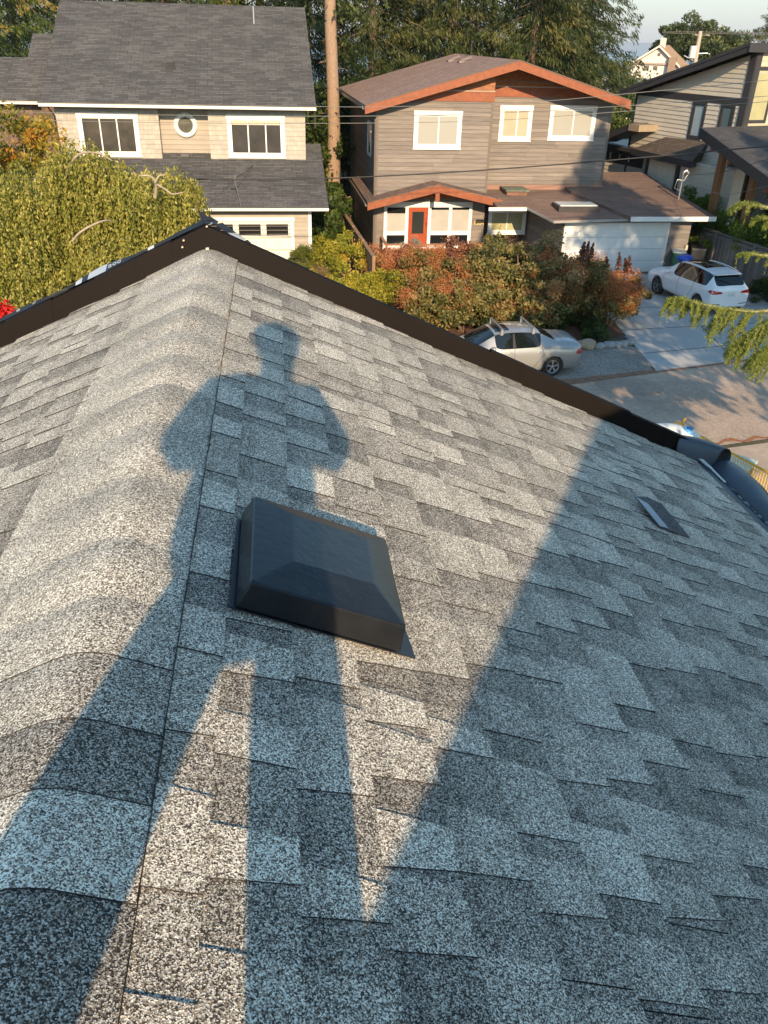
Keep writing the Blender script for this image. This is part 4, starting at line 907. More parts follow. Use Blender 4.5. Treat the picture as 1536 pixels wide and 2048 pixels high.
# ================================================================== house 3: modern, dark trim, shed roof
def house_modern():
    FS = Frame((13.0, 49.7, 0), 155); H = empty('house', FS.o, FS.rz, 'modern beige house with black shed roof and dark-framed tall windows at the right edge', 'house')
    sid = M('taupe_lap_siding', (.60, .53, .43), .7, .06, 3, tone=.05); taupe_sun = M('taupe_siding_sun_tinted', (.58, .48, .34), .7, .05, 3); blk = M('charcoal_trim', (.042, .040, .043), .55, .15); rfm = Mshingle('charcoal_shingles', (.07, .066, .068), (.10, .094, .094), (.045, .043, .043), .3, .14, .3); rfb = Mshingle('brown_black_shingles', (.10, .078, .062), (.15, .115, .09), (.06, .048, .04), .3, .14, .35)  # street front is the same siding, its colour warmed to look sunlit
    L = (FS.pv(1474, 300)).x
    def P(x, y, v=0): return FS.pv(x, y, v)
    r0, r1 = P(1243, 180, -.8), P(1500, 87, -.8); k = (r1.z - r0.z) / (r1.x - r0.x)
    def top(u): return r0.z + k * (u - r0.x) - .28
    mb = MB(); mb.prism([(0, .02, 0), (L, .02, 0), (L, .02, top(L)), (0, .02, top(0))], (0, 9, 0)); mb.box(-5, -.01, .02, 6, 0, 4.1); mb.build('wall', sid, H)
    w1 = (P(1386, 240).x, P(1405, 240).x, P(1384, 272).z, P(1398, 209).z); w2 = (P(1443, 240).x, P(1462, 240).x, P(1455, 262).z, P(1452, 213).z)
    bz = P(1380, 205).z
    bA, bB = P(1277, 187), P(1470, 213); bb = (bA.z + bB.z) / 2
    mb = MB(); siding(mb, FS, .1, L - .1, 0.1, bb - .02, 0, .2, [w1, w2]); siding(mb, FS, -5, .1, 0.1, 3.9, 0, .2); siding(mb, FS, .1, L - .1, bb + .3, top(L), 0, .2, (), top); mb.build('lap_siding', sid, H, fix=False)
    mb = MB(); mb.box(-.02, L + .02, -.05, 0, bb - .0, bb + .28); mb.build('belly_band', blk, H)
    mb = MB(); mb.box(-.03, .12, -.04, .1, 0, top(0)); mb.build('rear_corner_board', blk, H)
    mb = MB(); mb.box(L - .36, L + .02, -.06, .3, 0, top(L) - .05); mb.build('corner_board', blk, H)
    for q in (w1, w2): window(H, q[0], q[1], q[2], q[3], 0, .16, (), .035, tmat=blk, pmat=Mblind('pale_blue_blind', (.34, .42, .46)) if q is w1 else glass_t, sill=False)
    # roof slab with deep overhang
    e = P(1500, 87, -.8).x + .1; mb = MB()
    mb.prism([(r0.x, -.8, r0.z - .16), (e, -.8, r0.z + k * (e - r0.x) - .16), (e, -.8, r0.z + k * (e - r0.x)), (r0.x, -.8, r0.z)], (0, 10, 0)); mb.build('roof', rfm, H)
    mb = MB(); mb.prism([(r0.x, -.86, r0.z - .34), (e, -.86, r0.z + k * (e - r0.x) - .34), (e, -.86, r0.z + k * (e - r0.x) - .10), (r0.x, -.86, r0.z - .10)], (0, .058, 0)); mb.prism([(r0.x, -.90, r0.z - .12), (e, -.90, r0.z + k * (e - r0.x) - .12), (e, -.90, r0.z + k * (e - r0.x) + .012), (r0.x, -.90, r0.z + .012)], (0, .098, 0)); mb.build('fascia', blk, H)
    mb = MB(); mb.box(e, e + .05, -.9, 9.0, r0.z + k * (e - r0.x) - .36, r0.z + k * (e - r0.x) + .01); mb.build('front_fascia', blk, H)
    # street front
    FF = Frame(FS.w(L, 0, 0), 65); MF = H.matrix_basis.inverted() @ (Matrix.Translation(FF.o) @ Matrix.Rotation(FF.rz, 4, 'Z'))
    bpy.context.view_layer.update()
    MH = Matrix.Translation(FS.o) @ Matrix.Rotation(FS.rz, 4, 'Z'); MF = MH.inverted() @ (Matrix.Translation(FF.o) @ Matrix.Rotation(FF.rz, 4, 'Z'))
    def put(mb, name, mat, par=H, fix=True): o = mb.build(name, mat, par, fix=fix); o.matrix_local = MF; return o
    def Q(x, y, v=0): return FF.pv(x, y, v)
    wf = (Q(1503, 200).x, Q(1503, 200).x + 1.0, Q(1500, 240).z, Q(1515, 146).z)
    mb = MB(); siding(mb, FF, .05, 7, 2.5, top(L) - .1, 0, .22, [(wf[0], wf[1], wf[2], wf[3])]); put(mb, 'front_siding', taupe_sun, fix=False)
    mb = MB(); mb.box(-.02, .28, -.05, 0, 0, top(L)); mb.box(wf[0] - .14, wf[0], -.06, 0, wf[2] - .14, wf[3] + .1); mb.box(wf[1], wf[1] + .14, -.06, 0, wf[2] - .14, wf[3] + .1); mb.box(wf[0], wf[1], -.06, 0, wf[2] - .14, wf[2]); mb.box(0, 6, -.055, 0, wf[3] + .1, wf[3] + .25); ww = put(mb, 'front_trim', blk)
    mb = MB(); mb.box(wf[0], wf[1], -.03, -.01, wf[2], wf[3]); o = put(mb, 'front_window', blind_y)
    # porch roof coming forward over the entrance
    A = atY(1403, 255, 41.6); Bp = atY(1536, 352, 35.0); Cp = atY(1536, 251, 43.0); Dp = Bp + (Cp - A) * 1.6; C2 = Cp + (Cp - A) * .6
    A2 = A + Vector((0, 0, .0)); inv = MH.inverted()
    def il(p): return inv @ p
    ex = (Bp - A) * .25; B2 = Bp + ex; D2 = B2 + (C2 - A)
    mb = MB(); mb.prism([il(A), il(B2), il(D2), il(C2)], (0, 0, -.12)); mb.build('porch_roof', rfm, H)
    mb = MB(); sh_ = Vector((0, 0, -.02)); mb.prism([il(A) + Vector((0, 0, .01)), il(B2) + Vector((0, 0, .01)), il(B2) + Vector((0, 0, -.42)), il(A) + Vector((0, 0, -.42))], inv.to_3x3() @ Vector((-.08, -.04, 0))); mb.build('porch_fascia', blk, H)
    for f in (.16, .38, .8):
        p = A.lerp(B2, f); mb = MB(); mb.bar(il(p + Vector((.02, .0, -.52))), il(p + Vector((.9, .4, -.50))), .14, .2); mb.build('rafter_tail', red_wood, H)
    for (px_, py_, yy, r) in ((1432, 380, 41.0, .14), (1498, 400, 38.5, .13)):
        p = atY(px_, py_, yy); f = (yy - A.y) / (B2.y - A.y); tz = A.z + (B2.z - A.z) * max(0, f) - .35
        mb = MB(); q = il(Vector((p.x, p.y, 0))); mb.box(q.x - r, q.x + r, q.y - r, q.y + r, 0, tz); mb.build('porch_post', M('cedar_post', (.24, .11, .045), .7, .3, 5, streak=(4, 4, .6)), H)
    mb = MB(); q = il(atY(1405, 380, 43.5)); mb.prism([il(Vector((17.2, 42.6, 0))), il(Vector((24, 45.7, 0))), il(Vector((24, 45.7, 3.9))), il(Vector((17.2, 42.6, 3.9)))], inv.to_3x3() @ Vector((0, .3, 0))); mb.build('porch_back_wall', dark, H)
    mb = MB(); mb.prism([il(Vector((18.6, 43.1, .2))), il(Vector((19.7, 43.6, .2))), il(Vector((19.7, 43.6, 2.4))), il(Vector((18.6, 43.1, 2.4)))], inv.to_3x3() @ Vector((.05, -.12, 0))); mb.build('porch_window', glass, H)
    # small hipped roof over the side entry, walls under it
    ze = 4.28
    c1 = FS.loc(atZ(1264, 298, ze)); c2 = FS.loc(atZ(1384, 324, ze)); c3 = FS.loc(atZ(1436, 308, ze)); t1 = P(1333, 273.5); t2 = P(1417, 284)
    mb = MB(); th = Vector((0, 0, -.14)); mb.prism([c1, t1, t1 + (c1 - t1) * .0 + Vector((-2.6, 0.0, -1.6 + 0))], th) if False else None
    for T in ((c1, c2, t1), (c2, t2, t1), (c2, c3, t2)):
        mb.prism([Vector(q) for q in T], th)
    mb.build('entry_roof', rfb, H)
    mb = MB(); mb.bar(c1 + Vector((0, -.02, -.12)), c2 + Vector((0, -.02, -.12)), .06, .3); mb.bar(c2 + Vector((0, 0, -.12)), c3 + Vector((0, 0, -.12)), .06, .3); mb.build('entry_fascia', blk, H)
    ve = c2.y + .65; P0_, P1_ = P(1312, 350, ve).x, P(1400, 350, ve).x
    mb = MB(); mb.box(P0_ - .9, P1_ + 2.2, ve + .01, 0, 0, ze - .1); mb.build('entry_wall', sid, H)
    g1 = (P(1297, 360, ve).x, P(1310, 360, ve).x); g2 = (P(1371, 380, ve).x, P(1389, 370, ve).x)
    mb = MB(); siding(mb, FS, g1[1] + .15, P(1343, 370, ve).x, .1, ze - .12, ve, .2); siding(mb, FS, P(1357, 380, ve).x, P1_ + 2.2, .1, ze - .12, ve, .2, [(g2[0] - .15, g2[1] + .15, 0, 2.6)]); mb.build('entry_siding', sid, H, fix=False)
    for g in (g1, g2): window(H, g[0], g[1], .5, 2.35, ve, .13, (), .03, tmat=blk, pmat=glass_t, sill=False)
    mb = MB(); x = P(1349, 380, ve).x; mb.box(x - .14, x + .14, ve - .05, ve, 0, ze - .1); x = P(1299, 360, ve).x - .35; mb.box(x - .1, x + .1, ve - .05, ve, 0, ze - .1); mb.build('entry_trim', blk, H)
    # rear low shed roof at the left with strip windows
    a = P(1200, 272, -1.2); b = P(1262, 246, -1.2); mb = MB(); mb.prism([(a.x, -1.2, a.z - .32), (b.x, -1.2, b.z - .32), (b.x, -1.2, b.z), (a.x, -1.2, a.z)], (0, 1.2, 0)); mb.build('rear_roof', blk, H)
    mb = MB(); mb.box(b.x - .1, b.x + .75, -1.25, -.02, b.z - .36, b.z - .04); mb.build('roof_end_box', M('weathered_box_end', (.33, .25, .17), .7), H)
    a = P(1196, 283, -.5); b = P(1264, 298, -.5); mb = MB(); mb.prism([(a.x, -.5, a.z - .2), (b.x, -.5, b.z - .2), (b.x, -.5, b.z), (a.x, -.5, a.z)], (0, .5, 0)); mb.build('rear_eave', blk, H)
    s0 = P(1214, 300); s1 = P(1288, 318); mb = MB(); zt = s0.z + .05; zb = P(1250, 322).z
    mb.box(s0.x - 1, s1.x, -.05, -.02, zb - .2, zt + .1); o = mb.build('strip_window_frame', blk, H)
    for f in (.25, .5, .75):
        x = s0.x + (s1.x - s0.x) * f; mb = MB(); mb.box(x - .42, x + .36, -.065, -.045, zb, zt - .1); mb.build('strip_pane', glass, H)
        mb = MB(); mb.box(x - .42, x - .30, -.075, -.06, zb, zt - .1); mb.build('curtain', M('pale_curtain', (.5, .5, .38), .8), H)
    return FS, H
F3, H3 = house_modern()
# electrical mast on the garage roof of the brown house (white weatherhead)
p = atY(1355, 408, 41.5); t = atY(1366, 345, 41.5); mb = MB(); mb.tube([p - Vector((0, 0, 1)), Vector((p.x, p.y, t.z))], .045, 10); mb.tube([Vector((p.x, p.y, t.z)), Vector((p.x + .12, p.y, t.z + .10)), Vector((p.x + .26, p.y, t.z - .05))], [.07, .08, .06], 10); mb.tube([Vector((p.x + .25, p.y, t.z)), Vector((p.x + .1, p.y, t.z - .35)), Vector((p.x - .25, p.y - .1, t.z - .30)), Vector((p.x - .3, p.y, t.z - .7)), Vector((p.x, p.y, t.z - .8))], .02, 6)
ms = mb.build('service_mast', steel, None); tag(ms, 'grey service mast with looped white cable rising beside the garage roof', 'mast')
# ================================================================== things beyond
Ff = Frame((30.4, 125, 2), 112); FH = empty('house', Ff.o, Ff.rz, 'distant white gabled house with tan roof near the water', 'house')
wtm = M('far_white_siding', (.78, .68, .60), .7, .05); tanr = M('tan_shingles', (.42, .26, .14), .9, .15, 4)
mb = MB(); a = Ff.pv(1258, 127); b = Ff.pv(1362, 127); ap_ = Ff.pv(1320, 92); mb.prism([(a.x + .4, 0, -3), (b.x - .4, 0, -3), (b.x - .4, 0, a.z - .1), (ap_.x, 0, ap_.z - .2), (a.x + .4, 0, a.z - .1)], (0, 9, 0)); mb.build('wall', wtm, FH)
mb = MB(); 
for q in (a, b): mb.prism([(q.x, -.5, a.z - .28), (ap_.x, -.5, ap_.z - .1), (ap_.x, -.5, ap_.z + .12), (q.x, -.5, a.z - .06)], (0, 12, 0))
mb.build('roof', tanr, FH)
mb = MB()
for q in (a, b): mb.prism([(q.x, -.56, a.z - .32), (ap_.x, -.56, ap_.z - .14), (ap_.x, -.56, ap_.z + .1), (q.x, -.56, a.z - .08)], (0, .05, 0))
mb.build('barge_board', wtm, FH)
mb = MB(); c = Ff.pv(1326, 88, 2); mb.box(c.x - .35, c.x + .35, 1.6, 2.4, ap_.z - .6, c.z + .7); mb.build('chimney', M('pale_chimney', (.6, .55, .5), .8), FH)
mb = MB(); c = Ff.pv(1345, 130, -.3); mb.box(c.x - .5, c.x + .4, -.9, -.2, c.z - 3, c.z + .9); mb.build('side_chimney', M('brown_brick', (.3, .2, .14), .8, .3, 10), FH)
for (x0, y0, x1, y1) in ((1288, 131, 1297, 141), (1307, 132, 1314, 140), (1267, 131, 1270, 136), (1316, 106, 1320, 112)):
    p = Ff.pv(x0, y0, -.05); q = Ff.pv(x1, y1, -.05); mb = MB(); mb.box(p.x, q.x, -.06, .0, q.z, p.z); mb.build('window', M('dim_far_window', (.16, .13, .11), .3), FH)
mb = MB(); zz = Ff.pv(1310, 127).z; mb.box(a.x + .6, b.x - .4, -.25, 0, zz - .12, zz + .1); mb.build('belt_board', M('pink_belt', (.45, .33, .28), .7), FH)
Fg = Frame((25.0, 100, 0), 78); GH = empty('house', Fg.o, Fg.rz, 'low house with light grey roof between the big conifer and the black shed roof', 'house')
a = Fg.pv(1205, 190); b = Fg.pv(1225, 158, 4); mb = MB(); mb.prism([(a.x - 3, 0, a.z - .4), (a.x + 13, 0, a.z - .4), (a.x + 13, 5, b.z), (a.x - 3, 5, b.z)], (0, 0, .1)); mb.build('roof', M('light_grey_shingles', (.30, .29, .28), .9, .15, 5), GH)
mb = MB(); mb.box(a.x - 2.6, a.x + 12.6, .4, 6, -3, a.z - .35); mb.build('wall', wtm, GH)
# utility pole
p = atY(1394, 118, 70); t = atY(1401, 62, 70); pl = empty('utility_pole', (p.x, 70, 0), 0, 'grey utility pole with transformer in front of the far pine', 'pole')
mb = MB(); mb.tube([(0, 0, 0), (t.x - p.x, 0, t.z)], [.2, .15], 10); mb.build('shaft', M('pole_wood', (.45, .38, .31), .8, .2, 3), pl)
mb = MB(); mb.tube([(-.42, 0, t.z - 1.75), (-.42, 0, t.z - .95)], .24, 12); mb.build('transformer', M('pale_transformer', (.7, .7, .68), .5), pl)
mb = MB(); mb.bar((-.5, 0, t.z - .25), (.6, 0, t.z - .25), .08, .09); mb.build('crossarm', M('arm_wood', (.3, .25, .2), .8), pl)
mb = MB(); mb.tube([(0, 0, t.z - 1.45), (.7, 0, t.z - 1.4)], .06, 8); mb.tube([(-.3, 0, t.z - 1.9), (-1.0, 0, t.z - 1.6)], .05, 8); mb.lathe((.8, 0, t.z - 1.45), [(0, .06), (.16, .0), (.0, -.06)], 10); mb.build('street_light_arm', steel, pl)
def wire(pts, r, label, mat=black, grp=None):
    """pts = photo points with a depth; a smooth sagging cable through them"""
    P = [atY(x, y, Y) for x, y, Y in pts]; o = []
    n = len(P)
    for i in range(n - 1):
        a = P[max(i - 1, 0)]; b, c = P[i], P[i + 1]; d = P[min(i + 2, n - 1)]
        for k in range(12):
            f = k / 12; o.append(.5 * ((2 * b) + (c - a) * f + (2 * a - 5 * b + 4 * c - d) * f * f + (3 * b - a - 3 * c + d) * f ** 3))
    o.append(P[-1]); mb = MB(); mb.tube(o, r, 6); w_ = mb.build('overhead_wire', mat); tag(w_, label, 'wire', grp); return w_
wm = M('black_cable', (.03, .027, .025), .6); wl_ = M('pale_cable', (.2, .19, .17), .6)
wire([(-350, 346, 29), (0, 352, 29), (420, 359, 29), (650, 357, 29), (940, 342, 29.5), (1250, 318, 30), (1536, 292, 31), (1900, 255, 32)], .022, 'thickest black cable crossing the whole scene below the upper windows', wm)
wire([(-350, 195, 31), (0, 203, 31), (632, 213, 31), (800, 213, 31), (1050, 205, 31.5), (1290, 184, 32), (1536, 160, 33), (1900, 115, 34)], .010, 'top thin wire, level with the upper gutters', wl_)
wire([(-350, 218, 31), (0, 223, 31), (400, 231, 31), (750, 232, 31), (1000, 226, 31.5), (1260, 211, 32), (1536, 192, 33), (1900, 160, 34)], .010, 'middle thin wire crossing the upper windows', wl_)
wire([(-350, 232, 31), (0, 239, 31), (400, 246, 31), (750, 246, 31), (1000, 240, 31.5), (1260, 222, 32), (1536, 203, 33), (1900, 170, 34)], .010, 'lowest of the three thin wires across the upper windows', wl_)
wire([(-350, 342, 28), (0, 345, 28), (180, 350, 28.2), (420, 358, 29)], .014, 'short wire joining the thick cable over the weeping tree', wm)
wire([(-350, 362, 28), (0, 357, 28), (120, 360, 28), (330, 371, 30), (469, 358, 37.8)], .009, 'pale drop wire reaching the mast on the grey roof', wl_)
wire([(1366, 350, 41.5), (1440, 345, 38), (1536, 318, 34), (1750, 250, 30)], .010, 'thin service wire from the white-topped mast out to the right', wm)
wire([(1366, 356, 41.5), (1440, 388, 36), (1536, 372, 30), (1750, 330, 26)], .008, 'lower thin service wire in front of the dark porch', wl_)
for i, (y0, y1) in enumerate(((66, 64), (68, 67))):
    wire([(1325, y0 - 2, 72), (1401, y1, 70), (1536, y1 + 2, 66)], .025, ('upper' if i == 0 else 'lower') + ' pale line strung past the utility pole top', wl_, 'power lines at the pole')
# ================================================================== fences
def board_fence(A, Bq, h, name_label, mat, bw=.14, rail=True, extra=None):
    A = Vector(A); Bq = Vector(Bq); d = Bq - A; L = d.length; ang = math.atan2(d.y, d.x); F = empty('wooden_fence', A, ang, name_label, 'fence')
    mb = MB(); x = 0; rr = random.Random(5)
    while x < L - .02:
        mb.hexa([(x, -.012, .04), (x + bw - .008, -.012, .04), (x + bw - .008, .012, .04), (x, .012, .04), (x + .002, -.012 + rr.uniform(-.004, .004), h - .1 + rr.uniform(-.012, .0)), (x + bw - .008, -.012, h - .1), (x + bw - .008, .012, h - .1), (x, .012, h - .1)], 0, rr.random()); x += bw
    mb.build('boards', mat, F, fix=False)
    n = max(1, int(L / 2.4))
    for i in range(n + 1):
        x = L * i / n; mb = MB(); mb.box(x - .06, x + .06, -.075, .045, 0, h + .02); mb.build('post', mat, F)
    mb = MB(); mb.box(-.05, L + .05, -.08, .08, h - .06, h - .01); mb.box(0, L, -.05, -.013, h - .26, h - .16); mb.build('top_rail', mat, F)
    return F
A = atZ(1366, 440, 1.85); Bq = atZ(1536, 497, 1.85); Bq = A + (Bq - A) * 2.2
board_fence((A.x, A.y, 0), (Bq.x, Bq.y, 0), 1.85, 'weathered grey board fence behind the white car', wood_fence)
A = atZ(668, 393, 1.9); Bq = atZ(686, 393, 1.9)
F_ = board_fence((A.x - .2, A.y, 0), (Bq.x + .35, Bq.y, 0), 1.9, 'short brown fence panel facing the street between the two houses', wood_new)
A = atZ(690, 425, 1.75); Bq = atZ(748, 520, 1.55); board_fence((A.x, A.y, 0), (Bq.x, Bq.y, 0), 1.7, 'brown fence running back beside the shaded wall of the brown house', wood_new)
# rocks lining the bed
rkm = M('grey_boulder', (.30, .30, .29), .9, .25, 6, bmp=.5); rkt = M('tan_boulder', (.36, .27, .18), .9, .25, 6, bmp=.5)
rk = [(1172, 691, .36, 1), (1200, 691, .20, 0), (1217, 689, .24, 0), (1232, 688, .22, 0), (1246, 686, .20, 0), (1258, 683, .18, 0), (1265, 677, .19, 0), (1258, 672, .14, 0)]
lab = ['tan rock beside the silver car, largest of the border', 'second rock of the border, next to the tan one', 'round light grey rock, third from the silver car', 'low grey rock, fourth along the border', 'flat grey rock, fifth along the border', 'pale rock near the driveway end of the border', 'grey rock at the driveway corner of the border', 'small rock behind the driveway corner rock']
for i, (x, y, r, mm_) in enumerate(rk):
    p = atZ(x, y, .1); mb = MB(); mb.blob((0, 0, r * .35), (r, r * .75, r * .6), i, .12, 3); o = mb.build('rock', rkt if mm_ else rkm); o.location = (p.x, p.y, 0); tag(o, lab[i], 'rock', 'rocks edging the mulch bed')
# bins beside the garage
def wheelie(px, py, col_, label, Y, s=1.0):
    p = atZ(px, py, 0); e = empty('wheeled_bin', (p.x, p.y, 0), R_(-8), label, 'bin'); mt = M('bin_' + col_[0], col_[1], .5, .1)
    mb = MB(); w_ = .29 * s; mb.hexa([(-w_ * .8, -w_ * .8, .06), (w_ * .8, -w_ * .8, .06), (w_ * .8, w_ * .8, .06), (-w_ * .8, w_ * .8, .06), (-w_, -w_, 1.0 * s), (w_, -w_, 1.0 * s), (w_, w_ * 1.15, 1.0 * s), (-w_, w_ * 1.15, 1.0 * s)]); mb.build('bin_body', mt, e, bevel=.02)
    mb = MB(); mb.hexa([(-w_ * 1.08, -w_ * 1.12, 1.0 * s), (w_ * 1.08, -w_ * 1.12, 1.0 * s), (w_ * 1.08, w_ * 1.3, 1.0 * s), (-w_ * 1.08, w_ * 1.3, 1.0 * s), (-w_, -w_, 1.06 * s), (w_, -w_, 1.06 * s), (w_, w_ * 1.2, 1.1 * s), (-w_, w_ * 1.2, 1.1 * s)]); mb.build('bin_lid', mt if len(col_) < 3 else M('lid_' + col_[0], col_[2], .5), e, bevel=.015)
    for sx in (-1, 1): mb = MB(); mb.lathe((sx * w_ * .85, w_ * .8, .12), [(0, -.03), (.12, -.03), (.12, .03), (0, .03)], 14, axis='X', sm=False); mb.build('wheel', black, e)
    mb = MB(); mb.tube([(-w_ * .8, w_ * 1.35, .97 * s), (w_ * .8, w_ * 1.35, .97 * s)], .016, 8); mb.build('handle', mt, e); return e
wheelie(1349, 548, ('green', (.03, .10, .055), (.42, .44, .42)), 'green wheeled bin with pale lid beside the garage door', 38)
wheelie(1386, 545, ('black', (.025, .025, .028)), 'black wheeled bin against the grey fence', 38, 1.1)
p = atZ(1371, 520, 1.05); mb = MB(); mb.blob((0, 0, .16), (.32, .26, .2), 3, .25, 3); o = mb.build('blue_bag', M('blue_plastic_bag', (.04, .10, .5), .35, .2, 8, bmp=.5)); o.location = (p.x, p.y + .1, .92); tag(o, 'crumpled blue bag on top between the two bins', 'bag')
mb = MB(); mb.blob((0, 0, .42), (.3, .28, .42), 4, .12, 3); o = mb.build('storage_sack', M('dark_blue_sack', (.05, .08, .2), .5, .2, 8)); o.location = (p.x, p.y + .1, .02); tag(o, 'dark filled sack standing under the blue bag', 'sack')
for i, (x, y, lb) in enumerate(((1343, 512, 'broom handle leaning on the garage corner'), (1369, 512, 'second broom handle leaning on the board fence'))):
    a = atY(x + 2, y - 12, 39.3 - i * .2); mb = MB(); mb.tube([(0, 0, .1), (.12, .1, a.z)], .018, 8); mb.box(.08, .18, .04, .14, a.z, a.z + .22); o = mb.build('broom', M('pale_broom', (.55, .48, .36), .7)); o.location = (a.x - .12, a.y - .1, 0); tag(o, lb, 'broom')
# pot and white tubs on the deck
p = F2.w(*F2.pv(996, 488, -1.5)); p = atY(998, 487, 39.6); e = empty('plant_pot', (p.x, p.y, p.z - .35), 0, 'dark tapered plant pot with sprigs by the deck rail', 'plant pot')
mb = MB(); mb.lathe((0, 0, 0), [(0, 0), (.16, 0), (.25, .48), (.27, .48), (.27, .54), (.22, .54), (.2, .46), (0, .46)], 20); mb.build('pot', M('dark_glazed_pot', (.03, .03, .03), .3), e)
g = np.random.default_rng(3); C = np.stack([g.normal(0, .1, 90), g.normal(0, .1, 90), .55 + np.abs(g.normal(0, .28, 90))], 1); leaves('sprigs', C, np.tile([0, 0, 1.], (90, 1)), .12, .04, g.random(90), Mleaf('sprig_leaf', [(0, (.06, .08, .03)), (1, (.2, .16, .06))]), e, 3)
for i, (x, y) in enumerate(((1016, 492), (1045, 491))):
    p = atY(x, y, 39.7); mb = MB(); mb.lathe((0, 0, 0), [(0, 0), (.18, 0), (.22, .22), (.20, .22), (.17, .03), (0, .03)], 18); o = mb.build('tub', whiter); o.location = (p.x, p.y, p.z - .1); tag(o, ('white tub beside the dark pot on the deck', 'white tub furthest right on the deck')[i], 'tub')
# ================================================================== yellow mesh fence, sack heap, bucket below our eave
ym = M('yellow_powder_coat', (.72, .42, .03), .4, .06); A = atZ(1402, 874, 1.5); Bq = atZ(1536, 945, 1.5); Bq = A + (Bq - A) * 1.5; A.z = 0; Bq.z = 0; d = Bq - A; L = d.length
yf = empty('mesh_fence_panel', A, math.atan2(d.y, d.x), 'yellow wire mesh safety fence just beyond our roof edge', 'fence'); hh = 1.5
mb = MB(); mb.tube([(0, 0, .06), (0, 0, hh), (L, 0, hh), (L, 0, .06), (0, 0, .06)], .030, 8); mb.build('frame', ym, yf)
mb = MB(); x = .07
while x < L: mb.bar((x, 0, .06), (x, 0, hh), .014, .012, up=(1, 0, 0)); x += .07
z = .15
while z < hh: mb.bar((0, .008, z), (L, .008, z), .012, .012); z += .14
mb.build('wire_mesh', M('yellow_wire', (.85, .55, .10), .4), yf)
for x in (.6, L - .6): mb = MB(); mb.box(x - .09, x + .09, -.33, .33, 0, .12); mb.build('foot', M('grey_block', (.4, .4, .4), .9), yf)
p = atZ(1356, 862, 1.0); mb = MB(); mb.blob((-.5, 0, .58), (1.15, .85, .72), 6, .14, 4); o = mb.build('tarpaulin_heap', M('white_tarpaulin', (.78, .77, .74), .6, .06, 3, bmp=.12, bscale=3)); o.location = (p.x - .1, p.y - .3, 0); tag(o, 'white tarpaulin covered heap beside the yellow fence', 'tarpaulin')
p = atZ(1377, 862, 1.25); mb = MB(); mb.lathe((0, 0, 0), [(0, 0), (.10, 0), (.11, .28), (.10, .28), (.09, .02), (0, .02)], 20); o = mb.build('bucket', M('blue_plastic', (.10, .36, .68), .35, .05)); o.location = (p.x, p.y, p.z - .2); tag(o, 'light blue plastic cylinder on the white heap', 'bucket')
p = atZ(1350, 851, 1.2); mb = MB(); mb.box(-.3, .22, -.03, .03, 0, .06); mb.box(.0, .2, -.08, .08, .06, .15); mb.tube([(.16, 0, .1), (.3, .05, .24)], .03, 8); o = mb.build('clamp_tool', M('tool_yellow', (.8, .38, .02), .4)); o.location = (p.x, p.y, p.z - .1); o.rotation_euler = (0, 0, .3); tag(o, 'small yellow tool lying on the white heap', 'tool')
mb = MB(); mb.box(-.5, .5, -.4, .4, 0, .05); o = mb.build('pale_board', M('pale_green_board', (.55, .65, .58), .6)); p = atZ(1462, 922, .6); o.location = (p.x, p.y, .58); o.rotation_euler = (0, 0, -.7)
mb = MB(); mb.box(-.48, .48, -.38, .38, 0, .58); o2 = mb.build('crate', M('crate_wood', (.3, .22, .14), .8)); o2.location = (p.x, p.y, 0); o2.rotation_euler = (0, 0, -.7); tag(o, 'pale greenish board on the crate behind the yellow mesh', 'board'); tag(o2, 'wooden crate under the pale board behind the yellow mesh', 'crate')
